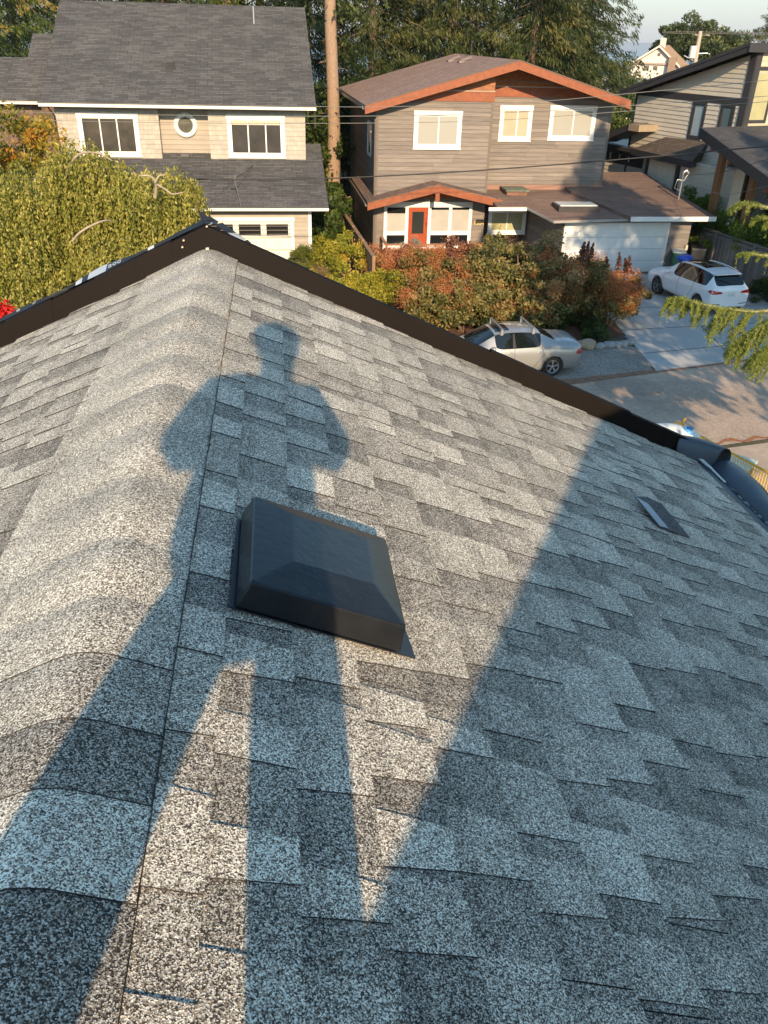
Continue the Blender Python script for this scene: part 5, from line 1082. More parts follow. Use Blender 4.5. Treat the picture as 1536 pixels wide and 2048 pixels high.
# ================================================================== trees and plants
fir_l = Mleaf('fir_foliage', [(0, (.012, .022, .008)), (.4, (.04, .062, .016)), (.75, (.105, .115, .03)), (1, (.24, .19, .055))], .22)
ced_l = Mleaf('cedar_foliage', [(0, (.03, .055, .012)), (.5, (.085, .125, .024)), (.85, (.20, .22, .045)), (1, (.38, .26, .07))], .3)
def conifer(name, H, R, base, nb, seed, mat, per=270, leafL=.34, leafW=.06, droop=.35, lean=0, trunk_r=.36, bare=None):
    g = np.random.default_rng(seed); C = []; D = []; T = []; branches = []
    for i in range(nb):
        f = (i + g.random()) / nb; h = base + (H - base) * f ** .92; a = g.uniform(0, 2 * np.pi)
        L = R * ((1 - f) ** .75 + .06) * g.uniform(.55, 1.12); dr = droop * g.uniform(.6, 1.4)
        n = max(8, int(per * (L / R) ** 1.0)); t = g.uniform(.12, 1, n) ** .8; wd = .30 * L * (1 - t * .7) + .05
        lat = g.normal(0, 1, n) * wd * .6; dx, dy = np.cos(a), np.sin(a)
        x = dx * L * t - dy * lat; y = dy * L * t + dx * lat; z = h - dr * L * t ** 1.4 + .14 * L * t ** 4 - np.abs(lat) * .25 + g.normal(0, .10, n) - np.abs(g.normal(0, .18, n))
        C.append(np.stack([x, y, z], 1)); D.append(np.stack([dx - dy * np.sign(lat) * .6, dy + dx * np.sign(lat) * .6, -.55 - .2 * t + 0 * t], 1) if False else np.stack([np.full(n, dx) * .7, np.full(n, dy) * .7, np.full(n, -.75)], 1))
        tb = g.normal(.40, .22); T.append(tb + .28 * (t - .5) + g.normal(0, .10, n))  # inner foliage toned darker, imitating deep shade between the branches
        if i % 3 == 0: branches.append((h, a, L, dr))
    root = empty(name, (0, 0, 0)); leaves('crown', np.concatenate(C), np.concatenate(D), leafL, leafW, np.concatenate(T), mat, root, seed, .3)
    mb = MB(); hh = np.linspace(0, H * .97, 12); mb.tube([(math.sin(h * .3 + seed) * .08, math.cos(h * .25) * .08, h) for h in hh], [trunk_r * (1 - .85 * h / H) * (1.25 if h == 0 else 1) for h in hh], 12)
    mb.build('trunk', bark, root)
    mb = MB()
    for h, a, L, dr in branches[:60]:
        mb.tube([(math.cos(a) * L * t, math.sin(a) * L * t, h - dr * L * t ** 1.4) for t in (0, .35, .7, .95)], [.05, .035, .02, .01], 5)
    mb.build('limbs', bark, root); return root
protos = [conifer('fir_tree', 26, 5.8, 2.0, 330, 21, fir_l), conifer('fir_tree', 24, 5.4, 2.5, 300, 22, fir_l, droop=.5), conifer('cedar_tree', 22, 5.8, 1.0, 310, 23, ced_l, droop=.6)]
lab = ['dark fir leaning over the left end of the grey roof ridge', 'yellow-green cedar in the top left corner above the wing roof', 'fir behind the middle of the grey ridge', 'fir right of the bare trunk behind the gap between the houses', 'fir behind the left slope of the red-brown roof', 'dark fir directly above the red-brown ridge', 'fir behind the cedar gable peak', 'fir left of the sky gap', 'broad fir at the edge of the open sky, its branches reaching toward the sea', 'cedar low behind the right end of the cedar fascia', 'fir far behind the grey ridge left of its centre', 'cedar behind the left house, nearest the wing roof', 'fir half hidden by the one at the edge of the sky', 'fir behind the roof pipe of the grey house']
spots = [(150, 62, 0, .9, 1), (25, 56, 2, 1.0, 2), (330, 66, 1, 1, 3), (745, 60, 0, 1.0, 4), (815, 66, 2, 1.05, 5), (905, 62, 1, 1.0, 6), (985, 68, 0, 1.05, 7), (1068, 60, 1, 1.0, 1.5), (1150, 62, 0, .92, 2.2), (1040, 56, 2, .42, 3), (250, 70, 0, 1, 4.4), (-70, 50, 2, .8, 5.5), (1105, 74, 2, 1.1, .4), (520, 66, 2, 1.05, 1.1), (610, 60, 0, 1.0, 2.9), (430, 62, 2, 1.0, 2.0)]
lab += ['fir just left of the bare sunlit trunk', 'cedar behind the centre of the grey ridge']
used = [0, 0, 0]
for i, (px, Y, k, sc, rz) in enumerate(spots):
    o = protos[k] if not used[k] else copy_tree(protos[k]); used[k] = 1
    q = atY(px, 60, Y); o.location = (q.x, Y, -.2); o.rotation_euler = (0, 0, rz); o.scale = (sc, sc, sc * (1 if sc > .5 else 1)); tag(o, lab[i], 'tree', 'conifers behind the houses')
# tall tree with a long bare sunlit trunk
g = np.random.default_rng(9); q = atY(664, 300, 50); bt = empty('pine_tree', (q.x, 50, 0), 0, 'tall pine with long bare sunlit trunk standing between the two houses', 'tree')
mb = MB(); hh = np.linspace(0, 24, 16); mb.tube([(.10 * math.sin(h * .4) + .004 * h, 0, h) for h in hh], [.39 - .009 * h + (.12 if h == 0 else 0) + .012 * math.sin(h * 2) for h in hh], 16)
tb = mb.build('trunk', M('tan_pine_bark', (.33, .225, .155), .9, .3, 7, bmp=.8, streak=(3, 3, 1)), bt)  # one tan bark colour for the whole trunk
mb = MB()
for i in range(26): h = rng.uniform(1, 11); a = rng.uniform(0, 6.28); L = rng.uniform(.1, .5); mb.tube([(math.cos(a) * .45, math.sin(a) * .45, h), (math.cos(a) * (.45 + L), math.sin(a) * (.45 + L), h - .05)], [.035, .015], 5)
mb.build('branch_stubs', bark, bt)
C = []; T = []; D = []
for i in range(110):
    h = g.uniform(10.6, 24); a = g.uniform(0, 6.28); L = g.uniform(1, 4.2); n = 90; t = g.uniform(.3, 1, n); C.append(np.stack([np.cos(a) * L * t + g.normal(0, .3, n), np.sin(a) * L * t + g.normal(0, .3, n), h - .35 * L * t + g.normal(0, .2, n)], 1)); D.append(np.tile([np.cos(a) * .5, np.sin(a) * .5, -.6], (n, 1))); T.append(g.normal(.5, .15) + g.normal(0, .1, n))
leaves('crown', np.concatenate(C), np.concatenate(D), .34, .12, np.concatenate(T), fir_l, bt, 5, .5)
def bush(name, label, cat, loc, R, n, mat, clumps=40, leaf=(.10, .06), seed=0, shell=.55, stems=6, grp=None, topflat=0, tone=.5, upr=.35, stem_mat=None):
    """many leaf clumps through an uneven ellipsoid volume, on stems"""
    g = np.random.default_rng(seed); e = empty(name, loc, g.uniform(0, 6), label, cat, grp); R = np.array(R, float)
    v = g.normal(0, 1, (clumps, 3)); v /= np.linalg.norm(v, axis=1)[:, None]; v[:, 2] = np.abs(v[:, 2]) * 1.0 - .35 * (g.random(clumps) < .4)
    rad = g.uniform(shell, 1.0, clumps) * (1 + .16 * np.sin(v[:, 0] * 5 + seed) + .12 * np.cos(v[:, 1] * 6 + seed))
    cc = v * rad[:, None] * R + np.array([0, 0, R[2] * .62]); cs = g.uniform(.16, .34, clumps) * R.mean(); ct = g.normal(tone, .16, clumps)
    idx = g.integers(0, clumps, n); off = g.normal(0, 1, (n, 3)); off /= np.linalg.norm(off, axis=1)[:, None]; off *= (g.random((n, 1)) ** .45) * cs[idx][:, None]; off[:, 2] *= .75
    C = cc[idx] + off; C[:, 2] = np.maximum(C[:, 2], .03); D = off + np.array([0, 0, upr]) * cs[idx][:, None]
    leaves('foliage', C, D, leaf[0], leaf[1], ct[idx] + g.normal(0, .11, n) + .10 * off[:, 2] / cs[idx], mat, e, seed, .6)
    mb = MB()
    for i in range(stems):
        k = g.integers(0, clumps); c = cc[k]; b = Vector((g.normal(0, .06) * R[0], g.normal(0, .06) * R[1], 0)); m2 = b.lerp(Vector(c), .5) + Vector((g.normal(0, .05), g.normal(0, .05), .1)) * float(R.mean()); mb.tube([b, m2, Vector(c)], [.028 * R.mean() ** .5, .018 * R.mean() ** .5, .006], 6)
    mb.build('stems', stem_mat or bark, e); return e, cc, cs, g
# far pines at the right, and the conifer cut by the frame edge
pin_l = Mleaf('far_pine_foliage', [(0, (.02, .032, .014)), (.5, (.06, .085, .03)), (1, (.17, .18, .06))], .2)
for i, (px, py, Y, R, lb) in enumerate(((1362, 66, 152, (5.0, 4.6, 4.0), 'round-topped far pine left of the utility pole'), (1402, 54, 150, (5.2, 5, 4.8), 'tallest of the far pines, directly behind the utility pole'), (1456, 70, 152, (5.6, 5, 4.2), 'far pine right of the utility pole above the black roof'))):
    c = atY(px, py, Y); bush('pine_tree', lb, 'tree', (c.x, Y, c.z - R[2] * 1.35), R, 12000, pin_l, 60, (.5, .26), 40 + i, .4, 8, 'far pines above the black roof')
    mb = MB(); mb.tube([(c.x, Y, -2), (c.x, Y, c.z)], [.45, .2], 8)
    mb2 = [o for o in bpy.data.objects if o.get('label') == lb][0]; t = mb.build('trunk', bark); t.parent = mb2; t.matrix_local = (Matrix.Translation(mb2.location) @ Matrix.Rotation(mb2.rotation_euler[2], 4, 'Z')).inverted()
for i, (px, Y, k, sc, lb) in enumerate(((1545, 92, 1, .62, 'conifer cut by the top right edge of the view'), (1262, 84, 1, .2, 'small dark shrub-like conifer in front of the distant white house'), (1500, 110, 0, .42, 'small conifer low behind the black roof at the far right'))):
    o = copy_tree(protos[k]); q = atY(px, 60, Y); o.location = (q.x, Y, 0 if i != 1 else 2.6); o.rotation_euler = (0, 0, i * 2.); o.scale = (sc * (1.2 if i == 0 else 1),) * 2 + (sc * .95,); tag(o, lb, 'tree', 'distant conifers')
# understorey between and behind the houses
und_l = Mleaf('understorey_leaf', [(0, (.018, .035, .01)), (.5, (.06, .095, .018)), (.85, (.15, .18, .03)), (1, (.27, .27, .06))], .3)
for i, (px, py, Y, R, lb) in enumerate(((632, 330, 50, (1.9, 1.6, 4.6), 'tall leafy shrub close behind the right edge of the grey house'), (700, 300, 56, (2.6, 2, 5.0), 'dark tall shrub behind the bare trunk'), (655, 425, 45, (1.1, 1.1, 1.9), 'bright green shrub at the foot of the bare trunk'), (735, 330, 62, (3, 2, 4.6), 'dark shrub mass behind the shaded side wall'), (640, 470, 40.0, (1.15, 1.1, 2.0), 'leafy green shrub between the cream corner and the brown fence panel'), (1245, 232, 57, (2.2, 2.0, 3.6), 'leafy tree filling the gap between brown house and modern house'), (1210, 180, 70, (4, 3, 6.4), 'shaded leafy tree under the cedar fascia tip'), (560, 250, 58, (3, 2, 4.6), 'hedge mass behind the grey house'), (1272, 158, 95, (3.4, 3, 4.6), 'pale green round tree in front of the low grey-roofed house'), (1085, 165, 66, (6, 3, 4.4), 'dark understorey behind the right slope of the red-brown roof'), (820, 165, 66, (7, 3, 4.4), 'dark understorey behind the left slope of the red-brown roof'))):
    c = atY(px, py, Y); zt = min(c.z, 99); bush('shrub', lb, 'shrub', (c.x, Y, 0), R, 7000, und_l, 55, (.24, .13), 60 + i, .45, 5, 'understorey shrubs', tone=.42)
# ---- weeping tree in front of the grey house
wl = Mleaf('weeping_leaf', [(0, (.05, .06, .012)), (.35, (.17, .18, .028)), (.7, (.36, .33, .065)), (1, (.58, .48, .15))], .32)
g = np.random.default_rng(77); wt_ = empty('weeping_tree', (-9.9, 23.2, 0), 0, 'broad weeping tree with yellow-green hanging foliage and pale arching limbs', 'tree')
domes = [((1.6, .4, 6.5), 1.1), ((.2, .2, 6.0), 1.6), ((3.6, -.3, 6.1), 1.2), ((3.9, -.3, 5.2), .8), ((2.6, .2, 5.95), 1.6), ((-2.2, -.4, 5.7), 1.7), ((0.4, -1.8, 5.0), 2.0), ((-2.3, -2.4, 4.2), 1.9), ((3.2, -2.0, 4.6), 1.7), ((-4.3, 1.0, 5.2), 1.9), ((-3.6, -3.4, 3.2), 1.6), ((2.0, 1.4, 5.7), 1.9), ((1.0, -3.2, 4.0), 1.8), ((-.8, -.8, 5.6), 1.4), ((3.4, -1.4, 4.7), 1.1)]
C = []; D = []; T = []; 
for k in range(2600):
    (c, r) = domes[g.integers(len(domes))]; a = g.uniform(0, 2 * np.pi); q = r * g.random() ** .42; sx, sy = c[0] + q * np.cos(a), c[1] + q * np.sin(a); z0 = c[2] - .42 * (q / r) ** 2 * r + g.normal(0, .10)
    L = min(z0 - .1, g.uniform(.8, 2.6) + 1.0 * (q / r)); n = int(L * 34) + 4; t = np.sort(g.random(n)); out = .22 * np.sqrt(t) * L * .4
    x = sx + np.cos(a) * out + .07 * np.sin(t * 6 + k) + g.normal(0, .045, n); y = sy + np.sin(a) * out + g.normal(0, .045, n); z = z0 - t * L
    C.append(np.stack([x, y, z], 1)); D.append(np.tile([0.15 * np.cos(a), .15 * np.sin(a), -1.0], (n, 1))); T.append(g.normal(.60, .13) + g.normal(0, .14, n) - .08 * t)
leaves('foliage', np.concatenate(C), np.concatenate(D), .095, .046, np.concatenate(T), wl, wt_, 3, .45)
mb = MB(); mb.tube([(-.3, .2, 0), (-.2, .1, 1.6), (-.5, .1, 3.2), (-.3, .3, 4.6)], [.28, .22, .18, .12], 12); mb.build('trunk', pale_bark, wt_)
def limb(pts, r, Y):
    """arching limb that shows on the outside of the crown; photo points at a depth"""
    return [atY(x, y, Yq) - Vector((-9.9, 23.2, 0)) for (x, y), Yq in zip(pts, Y)]
for pts, r, Y in (([(132, 352), (140, 330), (160, 308), (195, 306), (225, 322)], [.07, .06, .05, .03, .02], [23.2, 22.9, 22.6, 22.4, 22.3]), ([(310, 395), (312, 368), (300, 352), (278, 352)], [.075, .06, .045, .02], [21.7, 21.6, 21.5, 21.4]), ([(312, 368), (330, 378), (345, 388), (368, 384)], [.05, .04, .03, .015], [21.6, 21.4, 21.4, 21.5]), ([(310, 366), (318, 352), (330, 350)], [.04, .03, .02], [21.5] * 3), ([(145, 482), (160, 465), (185, 450), (210, 441), (228, 444)], [.05, .045, .04, .03, .015], [20.0, 19.9, 19.9, 20.1, 20.4])):
    mb = MB(); P = limb(pts, r, Y); o = []
    n = len(P); rr_ = []
    for i in range(n - 1):
        a = P[max(i - 1, 0)]; b, c = P[i], P[i + 1]; d = P[min(i + 2, n - 1)]
        for k in range(6):
            f = k / 6; o.append(.5 * ((2 * b) + (c - a) * f + (2 * a - 5 * b + 4 * c - d) * f * f + (3 * b - a - 3 * c + d) * f ** 3)); rr_.append(.62 * (r[i] * (1 - f) + r[i + 1] * f))
    o.append(P[-1]); rr_.append(r[-1] * .5); mb.tube(o, rr_, 7); mb.build('limb', pale_bark, wt_)
# ---- orange and yellow tree at the left edge, plus evergreen shrub below it
ol = Mleaf('autumn_leaf', [(0, (.05, .07, .015)), (.4, (.16, .17, .025)), (.7, (.42, .30, .04)), (1, (.62, .22, .03))], .35)
c = atY(20, 270, 31); bush('autumn_tree', 'small tree turning yellow and orange at the left edge above the weeping tree', 'tree', (c.x, 31, c.z - 3.0), (2.1, 2.0, 2.7), 9000, ol, 46, (.17, .10), 91, .35, 14, tone=.56, stem_mat=pale_bark)
c = atY(18, 430, 27.5); bush('laurel_shrub', 'dark glossy evergreen shrub at the left edge beside the weeping tree', 'shrub', (c.x - .6, 27.5, c.z - 2.6), (2.4, 2.0, 2.6), 9000, Mleaf('laurel_leaf', [(0, (.012, .03, .008)), (.6, (.05, .09, .02)), (1, (.16, .22, .06))], .15, .25), 40, (.14, .07), 92, .4, 6)
c = atY(12, 642, 13.2); bush('red_maple_shrub', 'bright red leafy shrub showing past the left end of our roof', 'shrub', (c.x - 1.1, 13.0, c.z - .95), (1.6, 1.2, .8), 9000, Mleaf('scarlet_leaf', [(0, (.18, .005, .005)), (.5, (.50, .012, .012)), (1, (.75, .03, .02))], .3), 36, (.09, .05), 93, .5, 5)
# ---- front garden of the grey and brown houses
c = atZ(612, 546, .3); bush('clipped_shrub', 'round clipped olive-green shrub in front of the cream garage', 'shrub', (c.x, c.y, .22), (.68, .66, .78), 14000, Mleaf('boxwood_leaf', [(0, (.04, .055, .01)), (.5, (.13, .15, .02)), (1, (.26, .25, .04))], .2), 90, (.055, .03), 100, .75, 4)
c = atZ(612, 546, .3)
yl = Mleaf('golden_leaf', [(0, (.07, .10, .015)), (.4, (.27, .28, .03)), (.75, (.52, .42, .05)), (1, (.60, .32, .06))], .35)
for i, (x, y, R, lb, tn) in enumerate(((700, 568, (1.75, 1.4, 1.25), 'golden yellow shrub beneath the end of the narrow brown fence', .56), (728, 620, (1.6, 1.2, 1.0), 'lower golden shrub partly hidden by our roof edge', .5), (655, 520, (1.0, 1.0, .8), 'green and gold shrub between the round clipped shrub and the golden one', .35), (672, 500, (.9, .8, .75), 'soft green shrub at the foot of the brown fence panel', .25))):
    c = atZ(x, y, 0); bush('golden_shrub', lb, 'shrub', (c.x, c.y, 0), R, 8000, yl, 50, (.12, .05), 110 + i, .5, 5, 'golden shrubs', tone=tn)
c = atZ(628, 566, .1); e = empty('terracotta_pot', (c.x + .35, c.y, 0), 0, 'terracotta pot with dry grass beside the round clipped shrub', 'plant pot'); mb = MB(); mb.lathe((0, 0, 0), [(0, 0), (.18, 0), (.25, .4), (.27, .4), (.27, .46), (.21, .46), (.2, .4), (0, .4)], 18); mb.build('pot', M('terracotta', (.42, .17, .09), .8), e)
g = np.random.default_rng(3); C = np.stack([g.normal(0, .2, 500), g.normal(0, .2, 500), .45 + np.abs(g.normal(0, .2, 500))], 1); leaves('dry_grass', C, C - np.array([0, 0, .2]), .25, .015, g.random(500), Mleaf('dry_grass_leaf', [(0, (.2, .16, .08)), (1, (.42, .30, .17))]), e, 3, .2)
for i, (x, y, r) in enumerate(((755, 571, .42), (700, 478, .3))):
    c = atZ(x, y, .2); mb = MB(); mb.blob((0, 0, r * .6), (r * .8, r * .6, r), 30 + i, .12, 3); o = mb.build('garden_boulder', rkt); o.location = (c.x, c.y, 0); tag(o, ('upright tan boulder between the golden and the orange smoke bush', 'tan boulder at the end of the narrow fence')[i], 'rock')
# smoke bushes: dark and olive leaves with orange smoky plumes
smk = [Mleaf('smoke_leaf_olive', [(0, (.035, .045, .014)), (.4, (.15, .145, .04)), (.75, (.31, .23, .08)), (1, (.48, .27, .12))], .25), Mleaf('smoke_leaf_purple', [(0, (.05, .022, .022)), (.5, (.22, .10, .065)), (1, (.42, .19, .10))], .2)]
plm = Mleaf('smoke_plume', [(0, (.36, .12, .045)), (.5, (.58, .22, .08)), (1, (.74, .35, .15))], .4)
sb = [(790, 575, 1.35, 1.6, 1, 60, 'orange plumed smoke bush, leftmost, below the red door'), (860, 610, 1.7, 2.3, 0, 44, 'smoke bush with reddish plumes in front of the deck rail'), (905, 560, 1.0, 1.75, 1, 5, 'dark round purple-leaved bush by the deck rail'), (950, 630, 1.7, 2.45, 0, 8, 'olive smoke bush left of the silver car windscreen'), (1010, 640, 1.7, 2.7, 0, 3, 'highest of the olive bushes, right behind the silver car windscreen'), (1050, 600, 1.9, 2.45, 0, 4, 'broad olive bush behind the silver car roof'), (1110, 650, 1.6, 2.5, 0, 22, 'olive and rust bush above the silver car boot'), (1165, 640, 1.6, 2.3, 0, 44, 'tall smoke bush with upright dark sprigs before the white garage door'), (1215, 652, 1.25, 2.0, 0, 46, 'rightmost smoke bush with orange plumes, beside the driveway'), (1150, 600, 1.5, 1.7, 0, 14, 'smoke bush behind the others, in front of the garage side wall'), (985, 580, 1.6, 2.2, 0, 6, 'olive bush under the house number'), (868, 652, 1.5, 1.7, 0, 30, 'low smoke bush dotted with orange plumes nearest our roof edge'), (925, 664, 1.3, 1.75, 0, 10, 'green bush just above the silver car bonnet'), (1000, 668, 1.2, 1.9, 0, 6, 'green bush touching the roof bars of the silver car'), (1068, 668, 1.2, 1.7, 0, 10, 'bush behind the rear window of the silver car')]
for i, (x, y, r, h, k, npl, lb) in enumerate(sb):
    c = atZ(x, y, 0); e, cc, cs, g = bush('smoke_bush', lb, 'bush', (c.x, c.y, 0), (r, r * .8, h * .62), 8500, smk[k], 60, (.13, .085), 130 + i, .45, 10, 'smoke bushes beside the drive', tone=.46, stem_mat=pale_bark if i in (4, 6) else bark)
    top = cc[np.argsort(-(cc[:, 2] - .5 * 0))][: 45]; sel = top[g.integers(0, len(top), npl)] * np.array([1.08, 1.08, 1.05]) + g.normal(0, .1, (npl, 3)); n = 330
    C = np.repeat(sel, n, 0) + np.clip(g.normal(0, 1, (npl * n, 3)), -1.7, 1.7) * np.array([.17, .17, .19]); leaves('plumes', C, g.normal(0, 1, (npl * n, 3)), .085, .026, np.repeat(g.normal(.5, .2, npl), n) + g.normal(0, .1, npl * n), plm, e, i, .2)
    if i in (7, 8):
        C = []; 
        for s in range(4):
            bx, by = g.uniform(-r * .7, r * .7), g.uniform(-.4, .4); z0 = h * .95; L = g.uniform(.4, .75); t = g.random(170); C.append(np.stack([bx + .12 * t + g.normal(0, .06, 170) * (1.1 - t), by + g.normal(0, .06, 170) * (1.1 - t), z0 + L * t], 1))
        C = np.concatenate(C); tag(leaves('upright_sprigs', C, np.tile([0, 0, 1.], (len(C), 1)), .11, .07, g.random(len(C)), smk[1], e, 9, .8), kind='stuff')
# ivy and greenery behind the right fence
bam = Mleaf('bamboo_leaf', [(0, (.03, .06, .01)), (.5, (.12, .19, .025)), (1, (.34, .40, .06))], .4)
for i, (x, y, Y, R, lb) in enumerate(((1395, 430, 42.0, (.9, .8, 1.7), 'bright green bamboo clump between the garage and the cedar post'), (1432, 440, 41.5, (1.0, .9, 1.35), 'low bright green shrub in front of the cedar post'), (1480, 450, 39.5, (1.4, 1.1, 1.25), 'green shrub behind the grey fence, right of the post'), (1530, 450, 38, (1.5, 1.2, 1.9), 'tall bright shrub at the right edge before the dark porch'), (1420, 470, 40.5, (.9, .8, 1.15), 'rounded green shrub just above the fence rail'))):
    c = atY(x, y, Y); bush('green_shrub', lb, 'shrub', (c.x, Y, 0 + (.2 if i else .5)), R[:2] + (R[2] * 1.15,), 6500, bam, 44, (.16, .05), 160 + i, .4, 5, 'shrubs behind the grey fence', tone=.5)
for i, (x, y, R, lb) in enumerate(((1520, 600, (1.0, .8, .5), 'low dark green shrub behind the rear of the white car'), (1185, 668, (1.5, .55, .28), 'low dark ground shrub on the mulch behind the rocks'), (1120, 655, (1.3, .6, .35), 'low green ground shrub beside the boot of the silver car'))):
    c = atZ(x, y, 0); bush('low_shrub', lb, 'shrub', (c.x, c.y, 0), R, 5000, und_l, 30, (.08, .045), 180 + i, .4, 3, tone=.3)
# pale-leaved plant over the front door steps
c = atZ(812, 560, .0); bush('olive_tree', 'thin silvery-leaved young tree in front of the red door', 'tree', (c.x + .1, c.y - .3, .3), (.75, .6, 1.15), 1800, Mleaf('silver_leaf', [(0, (.12, .16, .12)), (1, (.38, .44, .38))], .3), 26, (.09, .03), 190, .2, 9)
# ---- trees standing to the right, out of the view: their shade falls over the drive; one branch hangs into the picture
dk = Mleaf('deodar_needles', [(0, (.09, .13, .02)), (.5, (.23, .28, .05)), (1, (.44, .46, .12))], .35)
shp = [(9.7, 9.6, 15.5, 2.9, 6.0, 190, 301, 'deodar cedar at the right whose branch hangs into view'), (15.0, 10.5, 20.5, 4.3, 8.0, 260, 302, 'second tall cedar standing right of the view'), (20.5, 11.5, 19.0, 4.2, 6.0, 230, 303, 'third tall cedar standing far right of the view')]
for (x, y, H, R, bs, nb, sd, lb) in shp:
    o = conifer('deodar_cedar', H, R, bs, nb, sd, dk, per=140, leafL=.32, leafW=.14, droop=.4); o.location = (x, y, 0); tag(o, lb, 'tree', 'cedars shading the drive'); 
    if sd == 301: deo = o
def frond(mainpts, n_tw, Lt, seed, parent):
    g = np.random.default_rng(seed); P = [atY(*p) - Vector((9.7, 9.6, 0)) for p in mainpts]; pts = []
    for i in range(len(P) - 1):
        a = P[max(i - 1, 0)]; b, c = P[i], P[i + 1]; d = P[min(i + 2, len(P) - 1)]
        for k in range(8): f = k / 8; pts.append(.5 * ((2 * b) + (c - a) * f + (2 * a - 5 * b + 4 * c - d) * f * f + (3 * b - a - 3 * c + d) * f ** 3))
    pts.append(P[-1]); mb = MB(); N = len(pts); mb.tube(pts, [.004 + .022 * i / N for i in range(N)], 6, 0)
    C = []; D = []; T = []
    A = np.array([tuple(p) for p in pts])
    def needles(q0, q1, n, s):
        t = g.random(n)[:, None]; c = q0 + (q1 - q0) * t + g.normal(0, s, (n, 3)); ax = (q1 - q0) / (np.linalg.norm(q1 - q0) + 1e-9)
        dd = g.normal(0, .8, (n, 3)) + ax * .9; C.append(c); D.append(dd); T.append(g.normal(.55, .16, n))
    for i in range(N - 1): needles(A[i], A[i + 1], 60, .012)
    for k in range(n_tw):
        i = g.integers(0, N - 1); b = A[i] + (A[i + 1] - A[i]) * g.random(); f = i / N; L = Lt * g.uniform(.5, 1.15) * (.35 + .65 * min(1, f * 2.2)); s = g.choice([-1, 1])
        d = np.array([-.45 + g.normal(0, .25), s * g.uniform(.2, .9), -.45 - g.random() * .35]); d /= np.linalg.norm(d)
        q = b.copy(); tw = [Vector(q)]
        for j in range(4):
            d2 = d + np.array([0, 0, -.25 * j]); d2 /= np.linalg.norm(d2); q2 = q + d2 * L / 4; needles(q, q2, int(180 * L), .010)
            for h in range(2):
                d3 = d2 + g.normal(0, .5, 3); d3 /= np.linalg.norm(d3); needles(q2, q2 + d3 * L * .22, int(50 * L) + 4, .008)
            q = q2; tw.append(Vector(q))
        mb.tube(tw, [.006, .005, .004, .003, .002], 4)
        if g.random() < .3: needles(q, q + np.array([0, 0, -.12]), 14, .004)
    br = mb.build('branch', M('pale_twig', (.34, .30, .16), .8), parent); leaves('needles', np.concatenate(C), np.concatenate(D), .042, .006, np.concatenate(T), dk, br, seed, .3)
frond([(1334, 600, 10.2), (1362, 597, 10.1), (1410, 610, 10.0), (1470, 620, 9.9), (1530, 622, 9.8), (1640, 600, 9.7), (1850, 560, 9.6)], 70, .42, 401, deo)
frond([(1462, 700, 9.6), (1490, 680, 9.6), (1520, 655, 9.6), (1560, 640, 9.6), (1700, 610, 9.6)], 60, .42, 402, deo)
frond([(1512, 716, 9.4), (1530, 700, 9.4), (1570, 680, 9.5), (1680, 640, 9.6)], 40, .4, 403, deo)
frond([(1461, 420, 10.3), (1480, 408, 10.2), (1510, 410, 10.1), (1560, 418, 10), (1700, 420, 9.9)], 12, .15, 404, deo)
frond([(1503, 445, 10.3), (1520, 436, 10.2), (1560, 440, 10.1), (1700, 450, 9.9)], 8, .14, 405, deo)
frond([(1478, 510, 10.6), (1500, 508, 10.5), (1560, 512, 10.4), (1700, 500, 10)], 8, .13, 406, deo)
